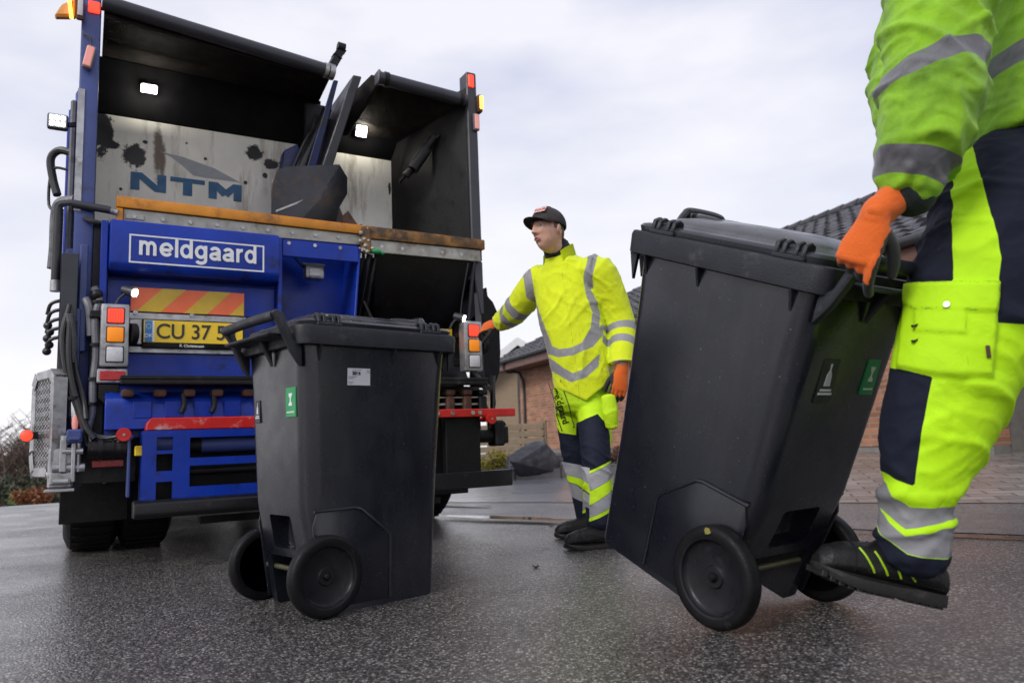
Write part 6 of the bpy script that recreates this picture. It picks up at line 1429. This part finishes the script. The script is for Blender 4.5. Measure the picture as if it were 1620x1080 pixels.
# pocket hanging on the left thigh
me = union([tube([(at(962, 628, 4.02), .04, .03), (at(966, 655, 4.01), .045, .032), (at(968, 675, 4.02), .036, .026)], (1, 0, 0))], .006, 3); wrinkle(me, .005, 14, 6); setattr_(me, 'hv', np.ones(len(me.vertices))); own(link('holster_pocket', me, M['tr1'], trs, 180), Matrix.Identity(4))
hc = at(867, 366, 4.17); hm = hmat(hc, (-.74, -.67, .05), .03)
hd_ = head_mesh(.8); hd_.transform(hm)
body = union([tube([(nkb+Vec((0, 0, -.10)), .06, .06), (nkb, .056, .058), (hc+Vec((.028, .02, -.07)), .052, .056), (hc+Vec((.02, .012, -.02)), .05, .055)], D),
              tube([(hem, .13, .09), (waist, .13, .09), (chest, .14, .09), (upc, .13, .075), (nkb, .05, .05)], D), tube([(ra[0], .05, .05), (ra[1], .05, .05), (ra[2], .042, .042), (ra[3], .03, .03)], (0, 0, 1)), tube([(la[0], .05, .05), (la[1], .05, .05), (la[2], .042, .042), (la[3], .03, .03)], (1, 0, 0)),
              tube([(hipc, .12, .08), (hL, .062, .065), (kL, .05, .05), (aL, .04, .04), (aL+Vec((0, 0, -.08)), .035, .035)], (1, 0, 0)), tube([(hipc, .12, .08), (hR, .062, .065), (kR, .05, .05), (aR, .04, .04), (aR+Vec((0, 0, -.05)), .03, .03)], (1, 0, 0))], .0042, 1, [hd_])
own(link('body', body, M['skin'], P1, 180), PI1)
face_bits(P1, hm)
mb = MB(); 
hb_ = bmesh.new(); bmesh.ops.create_uvsphere(hb_, u_segments=48, v_segments=32, radius=1)
for v in hb_.verts: v.co = Vec((v.co.x*(.098 if v.co.x > 0 else .106), v.co.y*.0795, v.co.z*.12))
bmesh.ops.delete(hb_, geom=[v for v in hb_.verts if v.co.z < (-.045 if v.co.x < -.045 else (-.005 if v.co.x < .005 else .0)) or v.co.x > .035], context='VERTS'); me = bpy.data.meshes.new('hair'); hb_.to_mesh(me); hb_.free(); me.transform(hm); own(link('hair', me, M['hair'], P1, 180), PI1)
# cap
b = bmesh.new(); bmesh.ops.create_uvsphere(b, u_segments=56, v_segments=40, radius=1)
for v in b.verts: z = v.co.z; v.co = Vec((v.co.x*.108-.004, v.co.y*.088, .040+z*(.098 if z > 0 else .04)+(.006 if v.co.x > .3 and z > .25 else 0)))
bmesh.ops.delete(b, geom=[v for v in b.verts if v.co.z < .028], context='VERTS')
fs = bmesh.ops.solidify(b, geom=b.faces[:], thickness=-.004)
me = bpy.data.meshes.new('crown'); b.to_mesh(me); b.free()
for p in me.polygons: p.material_index = 1 if p.center.x < -.002 else 0
me.transform(hm @ Matrix.Rotation(-.10, 4, 'Y')); cap_ = own(link('cap', me, [M['cap'], M['mesh']], P1, 60), PI1)
b = MB(); rg = []
for t, xx in ((0, 0), (.35, .028), (.7, .052), (.92, .064), (1, .068)):
    r0_ = []
    for i in range(21):
        a = R(-78+156*i/20); bx_, by_ = .108*math.cos(a), .088*math.sin(a); k = max(0, math.cos(a*.96))**.7; r0_.append((bx_+xx*k-.002, by_*(1+.05*t), 0.040-.010*t*k-.018*(math.sin(a)**2)*(.3+t)*.9))
    rg.append(r0_)
top_ = [[Vec(p) for p in r_] for r_ in rg]; vb = bmesh.new(); gr = [[vb.verts.new(p) for p in r_] for r_ in top_]
for a, c in zip(gr, gr[1:]):
    for i in range(20): vb.faces.new((a[i], a[i+1], c[i+1], c[i]))
bmesh.ops.solidify(vb, geom=vb.faces[:], thickness=.005); me = bpy.data.meshes.new('brim'); vb.to_mesh(me); vb.free(); me.transform(hm @ Matrix.Rotation(-.09, 4, 'Y')); own(link('brim', me, M['cap'], cap_, 40), Matrix.Identity(4))
pmx = hm @ frame((.083, .026, .104), (-.30, .95, 0), (-.62, -.2, .78))
b = MB(); b.box((0, 0, 0), (.072, .046, .004), None, .002); me = b.tome('patch'); me.transform(pmx); pa_ = own(link('patch', me, pm('patch_cloth', (.6, .5, .46), .8, var=.15, vs=80, dirt=(.5, .08, .05), damt=.38, ds=90), cap_, 30), Matrix.Identity(4))
me = text_me('TOUR', .026, .0006, .0012); me.transform(pmx @ Matrix.Translation((0, -.004, .0026))); own(link('lettering', me, M['red'], pa_, 0), Matrix.Identity(4))
# gloves: one on the lamp cluster, one hanging
hand(r_wr+Vec((-.03, .03, -.006)), at(746, 525, 4.80)-at(793, 508, 4.66), (-.15, -.75, .62), (.1, -.3, -.9), [(.45, .8, .4), (.45, .75, .4), (.5, .8, .4), (.5, .8, .45)], P1, (r_el-r_wr).normalized(), 1.14, blk=.40)
hand(l_wr+Vec((0, 0, -.03)), at(976, 640, 4.05)-at(984, 588, 4.08), (.25, -.95, .1), (-1, -.1, 0), [(.25, .45, .3), (.3, .5, .3), (.35, .55, .3), (.4, .6, .35)], P1, (l_el-l_wr).normalized(), 1.12, thumb_dir=(.8, .55, -.3), blk=.26)
boot(gnd(985, 864, .0), gnd(893, 873)-gnd(985, 866), (0, 0, 1), P1, .31, (aL-gnd(965, 864)).normalized()*.6+Vec((0, 0, .5)))
boot(gnd(962, 848, .0), gnd(892, 846)-gnd(962, 842), (0, 0, 1), P1, .31, Vec((.05, .1, 1)))
tag(P1, 'person in yellow hi-vis coat and cap, one orange glove on the truck lamps', 'person')

# ================================================================== the man pulling the tilted bin
YB = 1.90
P2 = empty('person', (1.25, 1.95, 0))
M2 = bin2.matrix_world.copy(); grip = M2 @ Vec((HBX-AXU, .165, 1.03)); grip2 = M2 @ Vec((HBX-AXU, -.17, 1.03))
bar_ax = (M2.to_3x3() @ Vec((0, 1, 0))).normalized(); fr_ = Vec((math.cos(2.192), math.sin(2.192), 0))
S2 = Vec((.10, 1, 0)).normalized()
w2 = at(1412, 318, 1.86)
nearA = [at(1520, -130, 1.86), at(1486, -10, 1.82), at(1474, 130, 1.79), at(1456, 215, 1.79), at(1434, 292, 1.83)]
farA = [at(1560, -130, 2.35), at(1478, -40, 2.36), at(1432, 100, 2.32), at(1436, 200, 2.28), at(1478, 300, 2.26)]
tb_ = [at(1660, 238, 2.05), at(1660, 150, 2.06), at(1650, 0, 2.08), at(1630, -150, 2.10), at(1610, -230, 2.10), at(1600, -290, 2.1)]
torso = tube([(tb_[0], .195, .26), (tb_[1], .192, .255), (tb_[2], .185, .25), (tb_[3], .16, .23), (tb_[4], .11, .14), (tb_[5], .08, .085)], (1, 0, 0), flat=True)
jk = union([torso, tube([(nearA[0], .12, .12), (nearA[1], .125, .115), (nearA[2], .122, .11), (nearA[3], .112, .10), (nearA[4], .082, .08)], (1, 0, 0), 30), tube([(farA[0], .12, .12), (farA[1], .115, .11), (farA[2], .105, .10), (farA[3], .09, .09), (farA[4], .075, .07)], (1, 0, 0))], .0062, 4)
ka = np.clip(along(getco(jk)[0], nearA)[0]/.3, .4, 1)
co, n = getco(jk); Q = co[:, [0, 2]]
FOLD = lambda deg, k: np.array(Matrix.Rotation(R(deg), 3, 'Y')).T @ np.diag([.45*k, .7*k, 1.35*k])
wrinkle(jk, .022, 6.0, 31, FOLD(-32, 1), .012)
wrinkle(jk, .013, 9, 41, FOLD(38, 1.0), .003); wrinkle(jk, .007, 12, 43, FOLD(-58, 1.0), .0)
sN, dN, lN = along(co, nearA); sF, dF, lF = along(co, farA); sT, dT, _ = along(co, tb_)
isN = (dN < .15) & (dN < dT*.9) & (co[:, 1] < 2.0); isF = (dF < .13) & (dF < dT*.62)
b1 = np.minimum(sd_poly(Q, xz([(1370, 112), (1398, 105), (1440, 80), (1500, 63), (1541, 57), (1575, 68), (1575, 115), (1553, 107), (1538, 91), (1500, 98), (1440, 116), (1395, 131), (1370, 137)], 1.71)), 1)
b2 = sd_poly(Q, xz([(1350, 192), (1397, 207), (1450, 225), (1530, 241), (1530, 284), (1490, 275), (1440, 262), (1383, 242), (1350, 230)], 1.71))
bt_ = sd_poly(Q, xz([(1530, 72), (1560, 62), (1620, 42), (1700, 30), (1800, 25), (1800, 62), (1700, 66), (1620, 80), (1560, 92), (1530, 100)], 1.85))
setattr_(jk, 'refl', np.where(isN, np.maximum(b1, b2), np.where(isF, np.maximum(.028-np.abs(sF-.26), .028-np.abs(sF-.42)), bt_)))
setattr_(jk, 'seam', np.where(isN, np.maximum(.002-np.abs(sN-(lN-.03)), -1), .0022-np.abs(sT-.035)))
PI2 = Matrix.Translation((1.25, 1.95, 0)).inverted()
j2 = own(link('jacket', jk, M['hv2'], P2, 180), PI2)
me = union([tube([(nearA[4]+Vec((.004, 0, .02)), .062, .060), (nearA[4]+Vec((0, 0, -.022)), .070, .067), (nearA[4]+Vec((-.012, 0.005, -.040)), .060, .058)], (1, 0, 0))], .005, 2); wrinkle(me, .004, 22, 9, np.diag([2, 2, .6])); own(link('cuff', me, M['scarf'], j2, 180), Matrix.Identity(4))
# trousers
leg = [(1618, 225, 150, 2.0), (1600, 320, 140, 1.97), (1560, 450, 116, 1.95), (1510, 590, 92, 1.93), (1473, 700, 74, 1.92), (1451, 775, 50, 1.92), (1445, 815, 49, 1.92), (1445, 868, 54, 1.92), (1446, 884, 52, 1.92)]
lp = [(at(x, y, Y), hw/1180*Y, hw/1180*Y*.88) for x, y, hw, Y in leg]
lp[0] = (lp[0][0]+Vec((.03, .03, -.05)), .145, .12); lp[1] = (lp[1][0], .18, .14)
fleg = [(at(1660, 250, 2.18), .17, .12), (at(1665, 340, 2.22), .15, .12), (at(1735, 600, 2.28), .10, .10), (at(1860, 800, 2.3), .085, .09), (at(1935, 900, 2.3), .07, .08)]
tr2 = union([tube(lp, (1, 0, 0), 34), tube(fleg, (1, 0, 0)), tube([(at(1665, 262, 2.06), .14, .19), (at(1655, 320, 2.06), .165, .20)], (1, 0, 0))], .006, 4)
YP = 1.82; ob = np.array(at(1500, 480, 2)-at(1500, 480, 1)); co, n = getco(tr2); Q = (co-(co[:, 1:2]-YP)*ob)[:, [0, 2]]
pz = lambda pts: sd_poly(Q, xz(pts, YP))
near = co[:, 1] < 2.06
pocket = pz([(1434, 448), (1578, 448), (1574, 520), (1566, 596), (1490, 596), (1419, 588)]); flap = pz([(1432, 447), (1580, 446), (1577, 494), (1455, 494), (1436, 484)]); inner = pz([(1453, 494), (1528, 494), (1526, 530), (1452, 528)])
wrinkle(tr2, .017, 5.5, 51, FOLD(-28, 1), .008, keep=np.where(near, np.clip((np.abs(co[:, 2]-at(1440, 850, 1.92).z))/.1, .25, 1)*np.where(pocket > -.01, .4, 1), 1))
kp = np.where(near & (pocket > -.01), .25, 1.0); wrinkle(tr2, .010, 9, 61, FOLD(30, 1), .002, keep=kp); wrinkle(tr2, .005, 13, 67, FOLD(-55, 1), .0, keep=kp)
co, n = getco(tr2)
sm = lambda f, w_: np.clip(f/w_+.5, 0, 1)
d_ = np.where(near, .016*sm(pocket, .016)+.007*sm(flap, .006)+.005*sm(inner, .006), 0)
zc = at(1440, 836, 1.92).z
d_ += np.where(near, .010*np.exp(-((co[:, 2]-at(1440, 838, 1.9).z-.18*(co[:, 0]-at(1440, 838, 1.9).x))/.012)**2)+.008*np.exp(-((co[:, 2]-at(1440, 782, 1.9).z)/.02)**2), 0)
setco(tr2, co+n*d_[:, None])
navy = np.maximum.reduce([pz([(1300, 446), (1509, 446), (1507, 262), (1500, 150), (1300, 150)]), pz([(1546, 245), (1577, 375), (1583, 409), (1578, 446), (1573, 510), (1640, 515), (1900, 520), (1900, 100), (1530, 100)]), pz([(1350, 590), (1423, 589), (1476, 597), (1469, 630), (1458, 688), (1446, 774), (1401, 766), (1350, 760)]), pz([(1340, 868), (1382, 857), (1434, 884), (1502, 891), (1560, 893), (1560, 960), (1340, 960)])])
navy = np.where((pocket > -.001) & near, -np.abs(pocket)-.001, navy)
refl = np.maximum(pz([(1350, 770), (1401, 782), (1438, 809), (1497, 807), (1540, 800), (1540, 828), (1497, 832), (1431, 846), (1403, 831), (1350, 810)]), pz([(1340, 800), (1384, 824), (1403, 840), (1431, 855), (1500, 841), (1560, 832), (1560, 892), (1502, 891), (1434, 884), (1382, 857), (1340, 840)]))
setattr_(tr2, 'navy', navy); setattr_(tr2, 'refl', refl)
ed = lambda f, o_, w_=.0011: w_-np.abs(f-o_)
seam = np.maximum.reduce([ed(pocket, .006), ed(flap, .005), ed(flap, .0005, .0016), ed(inner, .0005, .0015), sd_line(Q, xz([(1515, 268), (1516, 440)], YP), .0011), sd_line(Q, xz([(1490, 600), (1480, 640), (1468, 690), (1452, 780)], YP), .0011), sd_line(Q, xz([(1529, 500), (1527, 592)], YP), .0012), sd_line(Q, xz([(1562, 500), (1553, 592)], YP), .0011)])
setattr_(tr2, 'seam', np.where(near, seam, -1))
t2 = own(link('trousers', tr2, M['tr2'], P2, 180), PI2)
def onsurf(px, py, off=.0):
    bv = BVHTree.FromPolygons([v.co for v in tr2.vertices], [p.vertices[:] for p in tr2.polygons]); p = at(px, py, 1.8); o_ = Vec((p.x, 0, p.z)); q = at(px, py, 1.0); dd = (at(px, py, 2)-at(px, py, 1)).normalized()
    h = bv.ray_cast(q, dd, 3); return h[0]+h[1]*off, h[1]
p_, n_ = onsurf(1498, 482, .001); b = MB(); b.cyl(p_-n_*.002, p_+n_*.003, .0075, n=20); own(b.build('press_stud', M['steel'], t2), Matrix.Identity(4))
p_, n_ = onsurf(1563, 556, .002); b = MB(); b.box(p_, (.010, .004, .03), None, .001); own(b.build('tab', M['rust'], t2), Matrix.Identity(4))
for py in (515, 539):
    p_, n_ = onsurf(1449, py, .002); b = MB(); b.bar(p_+Vec((-.008, 0, -.002)), p_+Vec((.008, 0, .003)), .004, .004); own(b.build('pen_loop', M['letter'], t2), Matrix.Identity(4))
# body with head (above the picture), hands, boots
hc2 = at(1560, -370, 2.1); hm2 = hmat(hc2, (-.95, .15, -.15)); hd2 = head_mesh(.1); hd2.transform(hm2)
bd2 = union([tube([(tb_[3], .10, .13), (tb_[4], .07, .08), (tb_[5], .056, .058), (hc2+Vec((.03, 0, -.06)), .054, .054)], (1, 0, 0)), tube([(tb_[0], .12, .15), (tb_[2], .12, .16), (tb_[3], .10, .14)], (1, 0, 0)),
             tube([(p, .045, .045) for p in nearA]+[(w2, .026, .026)], (1, 0, 0)), tube([(p, .045, .045) for p in farA], (1, 0, 0)), tube([(p[0], p[1]*.5, p[2]*.5) for p in lp], (1, 0, 0)), tube([(p[0], p[1]*.5, p[2]*.5) for p in fleg], (1, 0, 0))], .0065, 1, [hd2])
own(link('body', bd2, M['skin'], P2, 180), PI2); 
nb0 = set(bpy.data.objects); face_bits(P2, hm2)
hb_ = bmesh.new(); bmesh.ops.create_uvsphere(hb_, u_segments=32, v_segments=24, radius=1)
for v in hb_.verts: v.co = Vec((v.co.x*.107, v.co.y*.082, v.co.z*.125))
bmesh.ops.delete(hb_, geom=[v for v in hb_.verts if v.co.z < (-.05 if v.co.x < -.03 else .05)], context='VERTS'); me = bpy.data.meshes.new('hair'); hb_.to_mesh(me); hb_.free(); me.transform(hm2); own(link('hair', me, M['hair'], P2, 180), PI2)
# gripping hand: over the bar, fingers curling in front of it and back beneath
gripc = M2 @ Vec((HBX-AXU+.012, .232, 1.015))
Fh = Vec((-.42, .10, -.86)).normalized(); Bk = Vec((-.45, -.80, .25)); Bk = (Bk-Fh*Fh.dot(Bk)).normalized()
kn = gripc+Bk*.030+Vec((.016, 0, .030)); wr = kn-Fh*.085
hand(wr, Fh, Bk, (1, .3, 0), [(.40, .55, .3), (.95, 1.1, .6), (1.15, 1.3, .7), (1.25, 1.35, .8)], P2, (nearA[4]-wr).normalized(), 1.2, thumb_dir=(.55, .62, -.6), blk=.03, zb=.010)
b = MB(); me = union([tube([(wr-Fh*.0, .036, .030), (wr.lerp(nearA[4], .5), .040, .036), (nearA[4]+Vec((0, 0, .02)), .046, .042)], bar_ax)], .004, 2); wrinkle(me, .003, 30, 2, np.diag([.6, .6, 2])); setattr_(me, 'blk', -np.ones(len(me.vertices))); own(link('glove_cuff', me, M['glove'], P2, 180), PI2)
Fh = (fr_*.62+Vec((0, 0, -.80))).normalized(); Bk = (fr_*.80+Vec((0, 0, .55))).normalized(); kn2 = grip2+Bk*.036; wr3 = kn2-Fh*.085
hand(wr3, Fh, Bk, bar_ax, [(1.0, 1.35, .8)]*4, P2, (farA[4]-wr3).normalized(), 1.12, thumb_dir=(.65, .5, -.55), blk=.16)
hl, tl = at(1487, 958, 1.95), at(1283, 912, 1.93)
boot(hl, tl-hl, (0.05, .0, 1), P2, .335, (at(1446, 868, 1.95)-at(1450, 905, 1.95)).normalized(), True, 1)
hf = fleg[-1][0]; boot(Vec((hf.x+.10, hf.y, .02)), (-.9, .1, -.05), (0, 0, 1), P2, .33)
tag(P2, 'person in stained green hi-vis clothes pulling the tilted bin, head out of view', 'person')
# everything parented straight to a person keeps its world place
for pr_, inv in ((P1, PI1), (P2, PI2)):
    for c in pr_.children: c.matrix_parent_inverse = inv
